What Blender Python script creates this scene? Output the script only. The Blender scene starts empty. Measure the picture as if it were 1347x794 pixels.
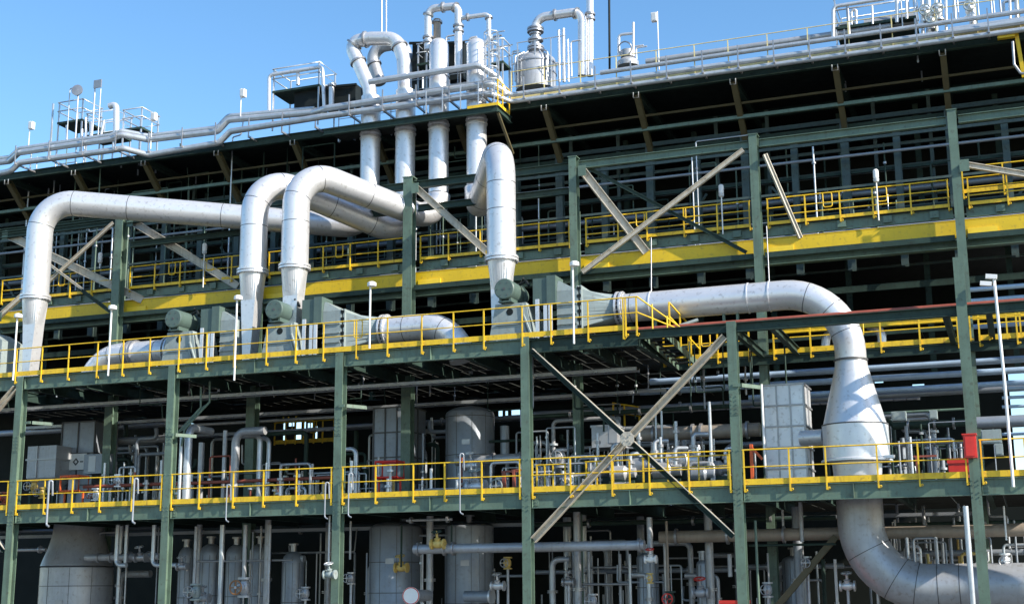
import bpy, math, random
from mathutils import Vector as V, Matrix
random.seed(7)
S = bpy.context.scene
COL = S.collection
PI = math.pi
# ------------------------------------------------------------------ camera
CAM = V((15.239, -41.856, 4.0))
YAW, PITCH, ROLL, FPX = 0.359762, 0.209618, -0.00754, 1762.36
_cy, _sy, _cp, _sp = math.cos(YAW), math.sin(YAW), math.cos(PITCH), math.sin(PITCH)
FW = V((-_sy*_cp, _cy*_cp, _sp)); _r = V((_cy, _sy, 0)); _u = _r.cross(FW)
RT = _r*math.cos(ROLL)+_u*math.sin(ROLL); UP = -_r*math.sin(ROLL)+_u*math.cos(ROLL)
cam = bpy.data.cameras.new('camera'); co = bpy.data.objects.new('camera', cam); COL.objects.link(co)
co.matrix_world = Matrix((( RT.x, UP.x, -FW.x, CAM.x), (RT.y, UP.y, -FW.y, CAM.y), (RT.z, UP.z, -FW.z, CAM.z), (0, 0, 0, 1)))
cam.sensor_width = 36; cam.lens = FPX/1347*36; cam.clip_start = .5; cam.clip_end = 6000
S.camera = co
def at(px, py, Y):
    """world point seen at photo pixel (px, py) on the vertical plane y = Y"""
    d = FW*FPX + RT*(px-673.5) - UP*(py-397)
    return CAM + d*((Y-CAM.y)/d.y)
# ------------------------------------------------------------------ light
SUN_AZ, SUN_EL = math.radians(76), math.radians(31)
sd = V((math.sin(SUN_AZ)*math.cos(SUN_EL), -math.cos(SUN_AZ)*math.cos(SUN_EL), math.sin(SUN_EL)))
w = bpy.data.worlds.new('World'); S.world = w; w.use_nodes = True
wn = w.node_tree.nodes; bg = wn['Background']; sky = wn.new('ShaderNodeTexSky'); sky.sky_type = 'NISHITA'
sky.sun_disc = False; sky.sun_elevation = SUN_EL; sky.sun_rotation = PI-SUN_AZ
sky.air_density = 1.0; sky.dust_density = .3; sky.ozone_density = 1.5; sky.altitude = 0
hs = wn.new('ShaderNodeHueSaturation'); hs.inputs['Hue'].default_value = .498; hs.inputs['Saturation'].default_value = 1.22; hs.inputs['Value'].default_value = 1.0
w.node_tree.links.new(sky.outputs[0], hs.inputs['Color']); w.node_tree.links.new(hs.outputs[0], bg.inputs[0]); bg.inputs[1].default_value = .15
sl = bpy.data.lights.new('sun', 'SUN'); sl.energy = 4.9; sl.angle = math.radians(.5); sl.color = (1, .93, .82)
so = bpy.data.objects.new('sun', sl); COL.objects.link(so); so.location = (40, -60, 60)
so.rotation_euler = sd.to_track_quat('Z', 'Y').to_euler()
S.view_settings.view_transform = 'Standard'; S.view_settings.look = 'None'
S.view_settings.exposure = 0.75; S.view_settings.gamma = 1
S.render.engine = 'CYCLES'
try:
    S.cycles.use_denoising = True; S.cycles.max_bounces = 6
except Exception: pass
# ------------------------------------------------------------------ materials
def mat(name, col, rough=.5, metal=0, var=.12, scale=2.0, streak=.0, rust=None, bump=.0, seams=None):
    m = bpy.data.materials.new(name); m.use_nodes = True; nt = m.node_tree; N = nt.nodes; L = nt.links.new
    b = N['Principled BSDF']; b.inputs['Roughness'].default_value = rough; b.inputs['Metallic'].default_value = metal
    tc = N.new('ShaderNodeTexCoord'); n1 = N.new('ShaderNodeTexNoise'); n1.inputs['Scale'].default_value = scale
    n1.inputs['Detail'].default_value = 6; n1.inputs['Roughness'].default_value = .65
    L(tc.outputs['Object'], n1.inputs['Vector'])
    r = N.new('ShaderNodeValToRGB'); r.color_ramp.elements[0].position = .32; r.color_ramp.elements[1].position = .68
    r.color_ramp.elements[0].color = tuple(c*(1-var) for c in col)+(1,); r.color_ramp.elements[1].color = tuple(min(1, c*(1+var)) for c in col)+(1,)
    L(n1.outputs[0], r.inputs[0]); out = r.outputs[0]
    if streak > 0:                                    # vertical dirt runs
        mp = N.new('ShaderNodeMapping'); mp.inputs['Scale'].default_value = (9, 9, .45)
        n2 = N.new('ShaderNodeTexNoise'); n2.inputs['Scale'].default_value = 1.0; n2.inputs['Detail'].default_value = 4
        L(tc.outputs['Object'], mp.inputs[0]); L(mp.outputs[0], n2.inputs['Vector'])
        r2 = N.new('ShaderNodeValToRGB'); r2.color_ramp.elements[0].position = .52; r2.color_ramp.elements[1].position = .75
        r2.color_ramp.elements[0].color = (0, 0, 0, 1); r2.color_ramp.elements[1].color = (streak,)*3+(1,)
        L(n2.outputs[0], r2.inputs[0])
        mx = N.new('ShaderNodeMix'); mx.data_type = 'RGBA'; L(r2.outputs[0], mx.inputs[0]); L(out, mx.inputs[6])
        mx.inputs[7].default_value = (rust or tuple(c*.45 for c in col))+(1,); out = mx.outputs[2]
    if rust:                                          # rust and dirt blotches
        n3 = N.new('ShaderNodeTexNoise'); n3.inputs['Scale'].default_value = 7; n3.inputs['Detail'].default_value = 8
        L(tc.outputs['Object'], n3.inputs['Vector']); r3 = N.new('ShaderNodeValToRGB')
        r3.color_ramp.elements[0].position = .57; r3.color_ramp.elements[1].position = .74
        r3.color_ramp.elements[0].color = (0, 0, 0, 1); r3.color_ramp.elements[1].color = (.75,)*3+(1,)
        L(n3.outputs[0], r3.inputs[0]); mx = N.new('ShaderNodeMix'); mx.data_type = 'RGBA'
        L(r3.outputs[0], mx.inputs[0]); L(out, mx.inputs[6]); mx.inputs[7].default_value = rust+(1,); out = mx.outputs[2]
    L(out, b.inputs['Base Color'])
    n4 = N.new('ShaderNodeTexNoise'); n4.inputs['Scale'].default_value = scale*3; n4.inputs['Detail'].default_value = 5
    L(tc.outputs['Object'], n4.inputs['Vector']); mr = N.new('ShaderNodeMapRange')
    mr.inputs[3].default_value = max(.05, rough-.14); mr.inputs[4].default_value = min(1, rough+.14)
    L(n4.outputs[0], mr.inputs[0]); L(mr.outputs[0], b.inputs['Roughness'])
    if max(col) < .06:
        b.inputs['Specular IOR Level'].default_value = .15
    if bump > 0:
        bp = N.new('ShaderNodeBump'); bp.inputs['Strength'].default_value = bump; bp.inputs['Distance'].default_value = .02
        L(n1.outputs[0], bp.inputs['Height']); L(bp.outputs[0], b.inputs['Normal'])
    return m
M = dict(
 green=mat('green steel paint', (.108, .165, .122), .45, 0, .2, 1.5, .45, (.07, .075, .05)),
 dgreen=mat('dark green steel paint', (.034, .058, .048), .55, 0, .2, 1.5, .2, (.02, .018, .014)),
 beige=mat('galvanised primer steel', (.50, .46, .38), .5, .1, .12, 2.5, .45, (.2, .16, .11)),
 teal=mat('dark teal wall column paint', (.055, .085, .078), .5, 0, .2, 1.5, .3, (.03, .03, .025)),
 paley=mat('faded yellow rail paint', (.72, .60, .26), .5, 0, .15, 3, .3, (.4, .35, .25)),
 yellow=mat('yellow rail paint', (.80, .51, .02), .45, 0, .12, 3, .35, (.35, .2, .03)),
 girder=mat('crane girder yellow paint', (.72, .48, .01), .45, 0, .08, .8, .15, (.4, .26, .03)),
 plate=mat('painted sunlit girder yellow', (.88, .6, .03), .4, 0, .08, 1.5),  # girder yellow brightened to stand for sun falling on it
 clad=mat('aluminium cladding', (.72, .72, .73), .38, .55, .035, 1.1, .06, (.42, .40, .38), .05),
 clad2=mat('weathered aluminium cladding', (.40, .41, .43), .42, .35, .12, 1.6, .3, (.26, .24, .21), .08),
 galv=mat('galvanised pipe', (.50, .53, .56), .36, .5, .12, 3, .2),
 grey=mat('grey machine paint', (.27, .32, .315), .45, 0, .1, 1.4, .3, (.2, .2, .18)),
 motor=mat('grey green motor paint', (.085, .128, .11), .45, 0, .1, 3, .2),
 vessel=mat('blue grey vessel cladding', (.27, .30, .34), .42, .3, .12, 1.1, .3, (.22, .22, .23), .06),
 blue=mat('pale blue sky tinted pipe', (.40, .55, .74), .35, .1, .08, 3, .15),  # blue of the sky light put into the pipe colour
 seam=mat('dark seam metal', (.10, .10, .10), .5, .3, .2, 4),
 band=mat('stainless band', (.36, .36, .37), .35, .6, .1, 4),
 dark=mat('dark painted steel', (.014, .018, .018), .6, 0, .25, 1.2),
 floor=mat('steel grating', (.028, .030, .028), .65, .1, .3, 3),
 red=mat('red fire paint', (.62, .03, .02), .4, 0, .1, 3, .2),
 orange=mat('orange frame paint', (.70, .12, .03), .45, 0, .1, 3),
 brown=mat('red brown primer', (.30, .075, .045), .5, 0, .15, 3, .3),
 white=mat('white lamp enamel', (.80, .80, .78), .35, 0, .04, 3),
 olive=mat('olive brown primer steel', (.09, .075, .035), .55, 0, .15, 2),
 tan=mat('tan pipe lagging', (.30, .25, .20), .5, .1, .15, 2, .3),
 rusty=mat('rusty steel', (.28, .13, .05), .7, .1, .3, 4),
 glass=mat('lamp glass', (.55, .58, .6), .2, 0, .05, 5),
 concrete=mat('concrete slab', (.11, .108, .10), .85, 0, .15, .3, 0, None, .2),
 wall=mat('dark backdrop sheet', (.009, .012, .011), .6, 0, .2, .6),  # near-black backdrop colour, so the bays behind read dark
 insul=mat('yellow ochre fitting', (.6, .42, .12), .5, 0, .15, 4),
)
# ------------------------------------------------------------------ mesh builder
def ortho(d):
    d = d.normalized(); a = V((0, 0, 1)) if abs(d.z) < .9 else V((0, 1, 0))
    x = d.cross(a).normalized(); return x, d.cross(x).normalized()
class MB:
    def __init__(s): s.v = []; s.f = []; s.sm = []
    def add(s, vs, fs, smooth=False):
        o = len(s.v); s.v += [V(p) for p in vs]
        for f in fs: s.f.append([i+o for i in f]); s.sm.append(smooth)
        return s
    def box(s, a, b):
        x0, x1 = sorted((a[0], b[0])); y0, y1 = sorted((a[1], b[1])); z0, z1 = sorted((a[2], b[2]))
        return s.add([(x0, y0, z0), (x1, y0, z0), (x1, y1, z0), (x0, y1, z0), (x0, y0, z1), (x1, y0, z1), (x1, y1, z1), (x0, y1, z1)],
              [(0, 3, 2, 1), (4, 5, 6, 7), (0, 1, 5, 4), (1, 2, 6, 5), (2, 3, 7, 6), (3, 0, 4, 7)])
    def bar(s, p, q, wd, ht, up=(0, 0, 1)):
        """box along p-q, wd sideways and ht along up"""
        p, q = V(p), V(q); d = (q-p).normalized(); up = V(up)
        if abs(d.dot(up)) > .95: up = V((0, 1, 0))
        x = d.cross(up).normalized(); u = x.cross(d).normalized(); x *= wd/2; u *= ht/2
        return s.add([p-x-u, p+x-u, p+x+u, p-x+u, q-x-u, q+x-u, q+x+u, q-x+u],
              [(0, 1, 2, 3), (4, 7, 6, 5), (0, 4, 5, 1), (1, 5, 6, 2), (2, 6, 7, 3), (3, 7, 4, 0)])
    def ibeam(s, p, q, h, wd, t=.025, up=(0, 0, 1)):
        """I section, depth h along up, flange width wd"""
        p, q = V(p), V(q); d = (q-p).normalized(); up = V(up)
        if abs(d.dot(up)) > .95: up = V((0, 1, 0))
        x = d.cross(up).normalized(); u = x.cross(d).normalized()
        s.bar(p+u*(h/2-t/2), q+u*(h/2-t/2), wd, t, u); s.bar(p-u*(h/2-t/2), q-u*(h/2-t/2), wd, t, u)
        return s.bar(p, q, t*.7, h-2*t, u)
    def tube(s, pts, r, fr=0, n=10, caps=True):
        pts = [V(p) for p in pts]; rs = list(r) if isinstance(r, (list, tuple)) else [r]*len(pts)
        P = [pts[0]]; R = [rs[0]]
        for i in range(1, len(pts)-1):
            a = pts[i-1]-pts[i]; b = pts[i+1]-pts[i]; la, lb = a.length, b.length; a.normalize(); b.normalize()
            th = a.angle(b)
            if fr <= 0 or th > PI-.02: P.append(pts[i]); R.append(rs[i]); continue
            t = min(fr/math.tan(th/2), la*.48 if i > 1 else la*.96, lb*.48 if i < len(pts)-2 else lb*.96); rad = t*math.tan(th/2)
            c = pts[i]+(a+b).normalized()*(rad/math.sin(th/2))
            s0 = pts[i]+a*t-c; s1 = pts[i]+b*t-c; ang = s0.angle(s1); k = max(3, int(math.degrees(ang)/(7 if n > 16 else 18)))
            for j in range(k+1):
                f = j/k; P.append(c+(s0*math.sin((1-f)*ang)+s1*math.sin(f*ang))/math.sin(ang)); R.append(rs[i])
        P.append(pts[-1]); R.append(rs[-1]); T = []
        for i in range(len(P)):
            T.append(((P[min(i+1, len(P)-1)]-P[max(i-1, 0)])).normalized())
        x, y = ortho(T[0]); vs = []; fs = []
        for i in range(len(P)):
            x = (x-T[i]*x.dot(T[i])).normalized(); y = T[i].cross(x)
            for j in range(n):
                a = 2*PI*j/n; vs.append(P[i]+(x*math.cos(a)+y*math.sin(a))*R[i])
        for i in range(len(P)-1):
            for j in range(n):
                fs.append((i*n+j, i*n+(j+1) % n, (i+1)*n+(j+1) % n, (i+1)*n+j))
        s.add(vs, fs, True)
        if caps:
            m = (len(P)-1)*n
            s.add(vs[:n], [tuple(range(n-1, -1, -1))]); s.add(vs[m:], [tuple(range(n))])
        s.path = (P, T, R); return s
    def lathe(s, c, prof, ax=(0, 0, 1), n=32, cap=True):
        """prof: list of (radius, distance along axis)"""
        c = V(c); ax = V(ax).normalized(); x, y = ortho(ax); vs = []; fs = []; q = [prof[0]]
        for i in range(1, len(prof)):                 # split the ring where the profile turns sharply
            q.append(prof[i])
            if i < len(prof)-1:
                a = math.atan2(prof[i][1]-prof[i-1][1], prof[i][0]-prof[i-1][0]); b = math.atan2(prof[i+1][1]-prof[i][1], prof[i+1][0]-prof[i][0])
                if abs((b-a+PI) % (2*PI)-PI) > .5: q.append(prof[i])
        prof = q; k = len(prof)
        for (r, h) in prof:
            for j in range(n):
                a = 2*PI*j/n; vs.append(c+ax*h+(x*math.cos(a)+y*math.sin(a))*max(r, .001))
        o = len(s.v); s.v += vs
        for i in range(k-1):
            if prof[i] == prof[i+1]: continue
            flat = abs(prof[i+1][1]-prof[i][1]) < 1e-4
            for j in range(n):
                s.f.append([o+i*n+j, o+i*n+(j+1) % n, o+(i+1)*n+(j+1) % n, o+(i+1)*n+j]); s.sm.append(not flat)
        if cap:
            s.add(vs[:n], [tuple(range(n-1, -1, -1))]); s.add(vs[-n:], [tuple(range(n))])
        return s
    def ring(s, c, ax, R, r, n=20, m=6):
        c = V(c); ax = V(ax).normalized(); x, y = ortho(ax); vs = []; fs = []
        for j in range(n):
            a = 2*PI*j/n; d = x*math.cos(a)+y*math.sin(a)
            for k in range(m):
                b = 2*PI*k/m; vs.append(c+d*(R+r*math.cos(b))+ax*r*math.sin(b))
        for j in range(n):
            for k in range(m):
                fs.append((j*m+k, ((j+1) % n)*m+k, ((j+1) % n)*m+(k+1) % m, j*m+(k+1) % m))
        return s.add(vs, fs, True)
    def loft(s, A, B):
        n = len(A); s.add(list(A)+list(B), [(i, (i+1) % n, n+(i+1) % n, n+i) for i in range(n)], False); return s
    def build(s, name, m, parent=None, label=None, cat=None, group=None, kind=None, fixn=True):
        me = bpy.data.meshes.new(name)
        if parent is None:
            lo = V((min(p.x for p in s.v)+max(p.x for p in s.v), min(p.y for p in s.v)+max(p.y for p in s.v), 2*min(p.z for p in s.v)))/2; w0 = lo
        else:
            w0 = V(parent['_w']); lo = V((0, 0, 0))
        me.from_pydata([p-w0 for p in s.v], [], s.f); me.polygons.foreach_set('use_smooth', s.sm); me.materials.append(M[m] if isinstance(m, str) else m); me.update()
        o = bpy.data.objects.new(name, me); COL.objects.link(o); o.location = lo; o['_w'] = list(w0); ALL.append(o)
        if parent: o.parent = parent
        return tag(o, label, cat, group, kind)
ALL = []
def tag(o, label=None, cat=None, group=None, kind=None):
    if label: o['label'] = label
    if cat: o['category'] = cat
    if group: o['group'] = group
    if kind: o['kind'] = kind
    return o
def thing(name, label, cat, loc, group=None, kind=None):
    o = bpy.data.objects.new(name, None); COL.objects.link(o); o.location = loc; o['_w'] = list(loc); o.empty_display_size = .2; ALL.append(o)
    return tag(o, label, cat, group, kind)
def copy_thing(src, loc, label=None, rz=0):
    c = src.copy(); COL.objects.link(c); c.location = loc; c.rotation_euler = (0, 0, rz); c['_w'] = list(loc); ALL.append(c)
    if label: c['label'] = label
    for ch in list(src.children):
        d = ch.copy(); COL.objects.link(d); d.parent = c; ALL.append(d)
        for g in list(ch.children):
            e = g.copy(); COL.objects.link(e); e.parent = d; ALL.append(e)
    return c
BAY = 7.0
def bx(k): return BAY*(k-3)
Z0, ZL, ZD = 0.0, 7.03, 12.18          # ground, top of lower deck, top of upper deck
ZRT = 20.27; YR = 5.58                 # rear frame
ORD = ['first', 'second', 'third', 'fourth', 'fifth', 'sixth', 'seventh', 'eighth', 'ninth', 'tenth']
# ================================================================== setting
g = MB(); g.add([(-3000, -3000, 0), (3000, -3000, 0), (3000, 3000, 0), (-3000, 3000, 0)], [(0, 1, 2, 3)]); g.build('ground', 'concrete', kind='structure')
# ------------------------------------------------------------------ front frame
ff = thing('steel_frame', 'green two storey front frame of H columns with one big pale X brace', 'steel frame', (0, 0, 0))
for k in range(-1, 7):
    X = bx(k); top = ZD+(1.5 if k == 5 else .06 if k >= 3 else 0)
    m = MB(); m.ibeam((X, 0, Z0), (X, 0, top), .34, .30, .03, (0, 1, 0))
    m.box((X-.19, -.2, ZL-.62), (X+.19, -.172, ZL+.05)) if False else None
    c = m.build('column', 'green', ff)
    if k < 3 or k == 4:
        m = MB(); m.box((X-.13, -.183, ZL+2.2), (X+.13, -.171, ZL+2.9))
        for zz in range(5):
            for s in (-.08, .08): m.lathe((X+s, -.183, ZL+2.28+zz*.13), [(.02, 0), (.02, .025)], (0, -1, 0), 6)
        m.build('splice_plate', 'green', c)
    b = MB()
    for zz in (ZL-.55, ZL-.42, ZL-.2, ZL-.07, ZL+1.1):
        for s in (-.09, .09): b.lathe((X+s, -.17, zz), [(.022, 0), (.022, .03)], (0, -1, 0), 6)
    b.build('bolt_group', 'green', c)
    if 0 <= k <= 5:
        m = MB(); m.box((X-.16, .172, Z0), (X+.16, .2, Z0+.03)); m.box((X-.3, -.3, 0), (X+.3, .3, .04)); m.build('base_plate', 'green', c)
for k in range(-1, 6):
    a, b = bx(k)+.155, bx(k+1)-.155
    m = MB(); m.ibeam((a, 0, ZL-.25), (b, 0, ZL-.25), .5, .22, .025)
    m.box((a+.02, -.105, ZL-.47), (a+.035, .1, ZL-.03)); mid = (a+b)/2
    m.box((mid-.01, -.106, ZL-.474), (mid+.01, .1, ZL-.026))
    m.box((a+.0, -.03, ZL-.42), (a+.22, -.012, ZL-.08))
    for zz in (-.4, -.3, -.2, -.1): m.lathe((a+.14, -.03, ZL+zz), [(.025, 0), (.025, .03)], (0, -1, 0), 6)
    bb = m.build('deck_beam', 'green', ff)
    if k < 3:
        m = MB(); m.ibeam((a, 0, ZD-.25), (b, 0, ZD-.25), .5, .22, .025)
        m.box((a+.02, -.105, ZD-.47), (a+.035, .1, ZD-.03)); m.box(((a+b)/2-.01, -.106, ZD-.474), ((a+b)/2+.01, .1, ZD-.026)); m.build('deck_beam', 'green', ff)
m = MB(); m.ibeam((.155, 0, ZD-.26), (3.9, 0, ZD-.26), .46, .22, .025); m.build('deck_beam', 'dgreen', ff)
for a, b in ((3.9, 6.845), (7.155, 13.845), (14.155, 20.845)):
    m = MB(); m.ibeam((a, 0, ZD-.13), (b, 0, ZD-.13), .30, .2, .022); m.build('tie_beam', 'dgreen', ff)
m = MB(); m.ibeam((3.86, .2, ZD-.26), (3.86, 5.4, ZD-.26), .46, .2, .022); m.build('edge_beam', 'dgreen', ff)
# X braces
def xbrace(k, part=None):
    a, b = bx(k), bx(k+1); cz = at(832, 577, -.1).z; cx = (a+b)/2; C0 = V((cx, -.02, cz))
    zt, zb = ZD-.42, at(706, 710, -.02).z
    m = MB(); u = (V((b-.2, 0, zt))-V((a+.2, 0, zb))).normalized()
    def chan(p, q, flip):
        m = MB(); m.bar(p, q, .02, .2, (0, 0, 1)); d = (q-p).normalized(); n = V((0, -1, 0)); up = V((0, -1, 0)).cross(d).normalized()
        for sgn in (1, -1): m.bar(p+up*.1*sgn+n*.095, q+up*.1*sgn+n*.095, .2, .016, up)
        return m
    for sx, m2 in ((1, 'beige'), (-1, 'beige')):
        for up_ in (1, -1):
            e = V((cx+sx*up_*(BAY/2-.22), -.02, zt if up_ > 0 else zb)); d = (e-C0).normalized(); e = e-d*.0
            mm = 'beige'
            if sx > 0: chan(C0+d*.2, e, up_).build('brace', mm, ff, 'pale galvanised diagonal brace')
            else:
                p_ = C0+d*.2; m = MB(); m.bar(p_, e, .02, .15, (0, 0, 1)); n = V((0, -1, 0)); u2 = d.cross(n); u2 = u2 if u2.z > 0 else -u2
                m.bar(p_-u2*.075+n*.06, e-u2*.075+n*.06, .16, .016, u2); o_ = m.build('brace', 'dgreen', ff, 'dark green diagonal brace with a painted sun glint on its top edge')
                m = MB(); m.bar(p_+u2*.085+n*.08, e+u2*.085+n*.08, .2, .02, u2); m.build('glint_strip', 'beige', o_)  # beige strip paints the sun glint along the brace's top edge
    m = MB(); r = .25; vs = [(cx+r*math.cos(PI/8+i*PI/4), -.235, cz+r*math.sin(PI/8+i*PI/4)) for i in range(8)]
    m.add(vs, [tuple(range(8))]); m.add([(p[0], -.21, p[2]) for p in vs], [tuple(range(7, -1, -1))]); m.loft(vs, [(p[0], -.21, p[2]) for p in vs])
    for i in range(4):
        a2 = PI/4+i*PI/2
        for rr in (.09, .18): m.lathe((cx+rr*math.cos(a2), -.235, cz+rr*math.sin(a2)), [(.022, 0), (.022, .025)], (0, -1, 0), 6)
    m.build('gusset_plate', 'beige', ff)
xbrace(3); xbrace(-1)
# small brackets and clips on the columns
for (px, py, dx) in ((40, 556, 1), (228, 572, 1), (452, 534, 1), (970, 507, 1)):
    p = at(px, py, -.05); m = MB(); m.box((p.x-.12, -.21, p.z-.05), (p.x+.12, -.175, p.z+.05)); m.bar((p.x+.12, -.1, p.z), (p.x+.62, .5, p.z-.02), .1, .12)
    m.build('bracket', 'green', ff)
# joists under the decks
def joists(z0, z1, xs, Y1, nm='joist'):
    for x in xs:
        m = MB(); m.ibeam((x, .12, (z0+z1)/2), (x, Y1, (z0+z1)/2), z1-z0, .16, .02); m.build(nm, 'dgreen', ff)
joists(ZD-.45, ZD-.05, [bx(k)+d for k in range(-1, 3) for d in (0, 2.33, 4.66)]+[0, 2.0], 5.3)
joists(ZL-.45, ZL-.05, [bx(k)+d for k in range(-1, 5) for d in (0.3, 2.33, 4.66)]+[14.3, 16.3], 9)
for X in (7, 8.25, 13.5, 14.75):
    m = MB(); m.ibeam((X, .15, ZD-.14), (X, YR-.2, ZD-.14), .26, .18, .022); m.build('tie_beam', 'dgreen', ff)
m = MB(); p, q = at(1100, 705, 3), at(1020, 800, 3); m.ibeam(p, q, .22, .2, .022, (0, 1, 0)); m.build('brace', 'olive', ff, 'olive brown diagonal brace low in the shade')
# ------------------------------------------------------------------ decks (grating panels with gaps)
def deck(name, label, x0, x1, y0, y1, z, drop=.0, seed=1, dx=1.75, dy=1.3, th=.04):
    rr = random.Random(seed); m = MB(); nx = max(1, round((x1-x0)/dx)); ny = max(1, round((y1-y0)/dy)); sx = (x1-x0)/nx; sy = (y1-y0)/ny
    for i in range(nx):
        for j in range(ny):
            if j > 0 and rr.random() < drop: continue
            m.box((x0+i*sx+.03, y0+j*sy+.03, z-th), (x0+(i+1)*sx-.03, y0+(j+1)*sy-.03, z))
    return m.build(name, 'floor', label=label, cat='deck')
deck('grating_deck', 'lower grating deck behind the yellow railed front beams', -29, 16.4, -.1, 16, ZL+.022, .05, 3)
deck('grating_deck', 'upper grating deck that carries the three fan units', -29, 3.95, -.1, 5.4, ZD+.022, .07, 5, .5, 1.0)
deck('grating_deck', 'inner upper deck in the dark behind the fan units', -29, 3.0, 5.45, 16, ZD+.022, .12, 6, .7, 1.2)
# ------------------------------------------------------------------ rear frame
rf = thing('steel_frame', 'tall green rear frame behind the fan units reaching up under the roof edge', 'steel frame', (0, YR, 0))
for k in range(-1, 7):
    X = bx(k); wd = .40 if k in (1, 2, 0) else .30
    m = MB(); m.ibeam((X, YR, Z0), (X, YR, ZRT), .4, wd, .03, (0, 1, 0)); c = m.build('column', 'green', rf)
    m = MB(); m.box((X-wd/2-.03, YR-.23, ZRT), (X+wd/2+.03, YR+.23, ZRT+.03)); m.build('cap_plate', 'green', c)
for k in range(-1, 6):
    a, b = bx(k)+.21, bx(k+1)-.21
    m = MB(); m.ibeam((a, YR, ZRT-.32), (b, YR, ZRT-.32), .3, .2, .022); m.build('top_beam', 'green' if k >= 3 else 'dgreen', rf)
    m = MB(); m.bar((a, YR+.1, 16.62 if 0 else 15.72), (b, YR+.1, 15.72), .16, .2); m.build('tie_beam', 'dgreen', rf)
for (x0, y0, x1, y1) in ((451, 286, 529, 277), (550, 274, 748, 252), (0, 306, 150, 290), (172, 322, 330, 304)):
    p, q = at(x0, y0, YR), at(x1, y1, YR); q.z = p.z; m = MB(); m.ibeam(p, q, .26, .16, .02); m.build('tie_beam', 'dgreen', rf)
for (x0, y0, x1, y1, Ya, Yb, mt, wd) in ((8, 308, 187, 394, 5.7, 6.0, 'beige', .34), (172, 290, 313, 376, 5.7, 6.0, 'beige', .32), (546, 246, 645, 335, 5.3, 6.0, 'beige', .28),
      (765, 223, 850, 332, 5.3, 6.0, 'beige', .30), (1006, 203, 1053, 313, 5.3, 6.0, 'beige', .15), (1266, 216, 1400, 238, 5.3, 6.0, 'beige', .2),
      (60, 374, 149, 293, 5.3, 5.4, 'beige', .14), (63, 346, 108, 380, 5.2, 5.4, 'beige', .1), (108, 382, 148, 412, 5.4, 5.4, 'dgreen', .14),
      (766, 358, 978, 197, 5.2, 5.2, 'beige', .17), (772, 220, 982, 332, 5.75, 5.8, 'dgreen', .13), (0, 415, 30, 388, 5.2, 5.3, 'beige', .2)):
    p, q = at(x0, y0, Ya), at(x1, y1, Yb); m = MB(); m.ibeam(p, q, wd, wd*.8, .02, (0, 0, 1))
    if wd > .18:
        g_ = MB(); g_.box((p.x-.1, p.y-.15, p.z-.3), (p.x+.22, p.y-.135, p.z+.12)); g_.build('gusset_plate', 'green', rf)
    m.build('brace', mt, rf, 'pale primer coated diagonal brace' if mt == 'beige' else 'dark diagonal brace')
# ------------------------------------------------------------------ yellow crane girder
cg = thing('crane_girder', 'long yellow crane girder running behind the rear columns', 'girder', (0, 6.15, 15.95))
GZ0, GZ1 = 15.82, 16.44
m = MB(); m.ibeam((-34, 6.15, (GZ0+GZ1)/2), (24, 6.15, (GZ0+GZ1)/2), GZ1-GZ0, .22, .03); m.box((-34, 6.03, GZ0+.05), (24, 6.1, GZ1-.05)); m.build('girder_body', 'girder', cg)
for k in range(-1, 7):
    X = bx(k); m = MB(); m.box((X+.22, 5.97, GZ0-.03), (X+1.2, 6.02, GZ0+.28)); m.build('sun_patch_plate', 'plate', cg)  # brighter plates paint the sunlit patches beside the columns
m = MB(); m.ibeam((-34, 6.2, GZ0-.22), (24, 6.2, GZ0-.22), .3, .34, .025); m.build('support_beam', 'green', cg)
m = MB(); m.box((-34, 6.12, GZ1+.003), (24, 6.22, GZ1+.03)); m.build('crane_rail', 'rusty', cg)
# ------------------------------------------------------------------ girder walkway
wk = thing('walkway', 'narrow dark walkway above the long yellow girder', 'walkway', (0, 6.3, 16.5))
m = MB(); m.box((-34, 5.98, 16.895), (24, 6.95, 16.93)); m.build('floor_plate', 'floor', wk)
for k in range(-2, 6):
    m = MB(); m.ibeam((bx(k)+.22, 6.12, 16.7), (bx(k+1)-.22, 6.12, 16.7), .36, .12, .02); m.build('edge_beam', 'green', wk)
    for d in (1.2, 2.8, 4.4, 6.0):
        m = MB(); m.box((bx(k)+d, 6.0, 16.6), (bx(k)+d+.3, 6.055, 16.84)); m.build('bracket', 'green', wk)
# walkway behind the duct (right)
wb = thing('walkway', 'walkway with yellow toe board behind the wide elbow of the right duct', 'walkway', (9, 6, 11.8))
m = MB(); m.box((3.3, 5.25, 11.96), (20, 6.5, 12.0)); m.build('floor_plate', 'floor', wb)
m = MB(); m.ibeam((3.3, 5.25, 11.8), (20, 5.25, 11.8), .3, .14, .02); m.build('edge_beam', 'dgreen', wb)
m = MB(); m.ibeam((7.3, 6.5, 13.12), (24, 6.5, 13.12), .36, .2, .02); m.build('back_girder', 'girder', wb)
m = MB(); m.ibeam((3.2, 6.9, 12.2), (7.2, 6.9, 12.2), .5, .2, .02); m.build('back_girder', 'girder', wb)
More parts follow.
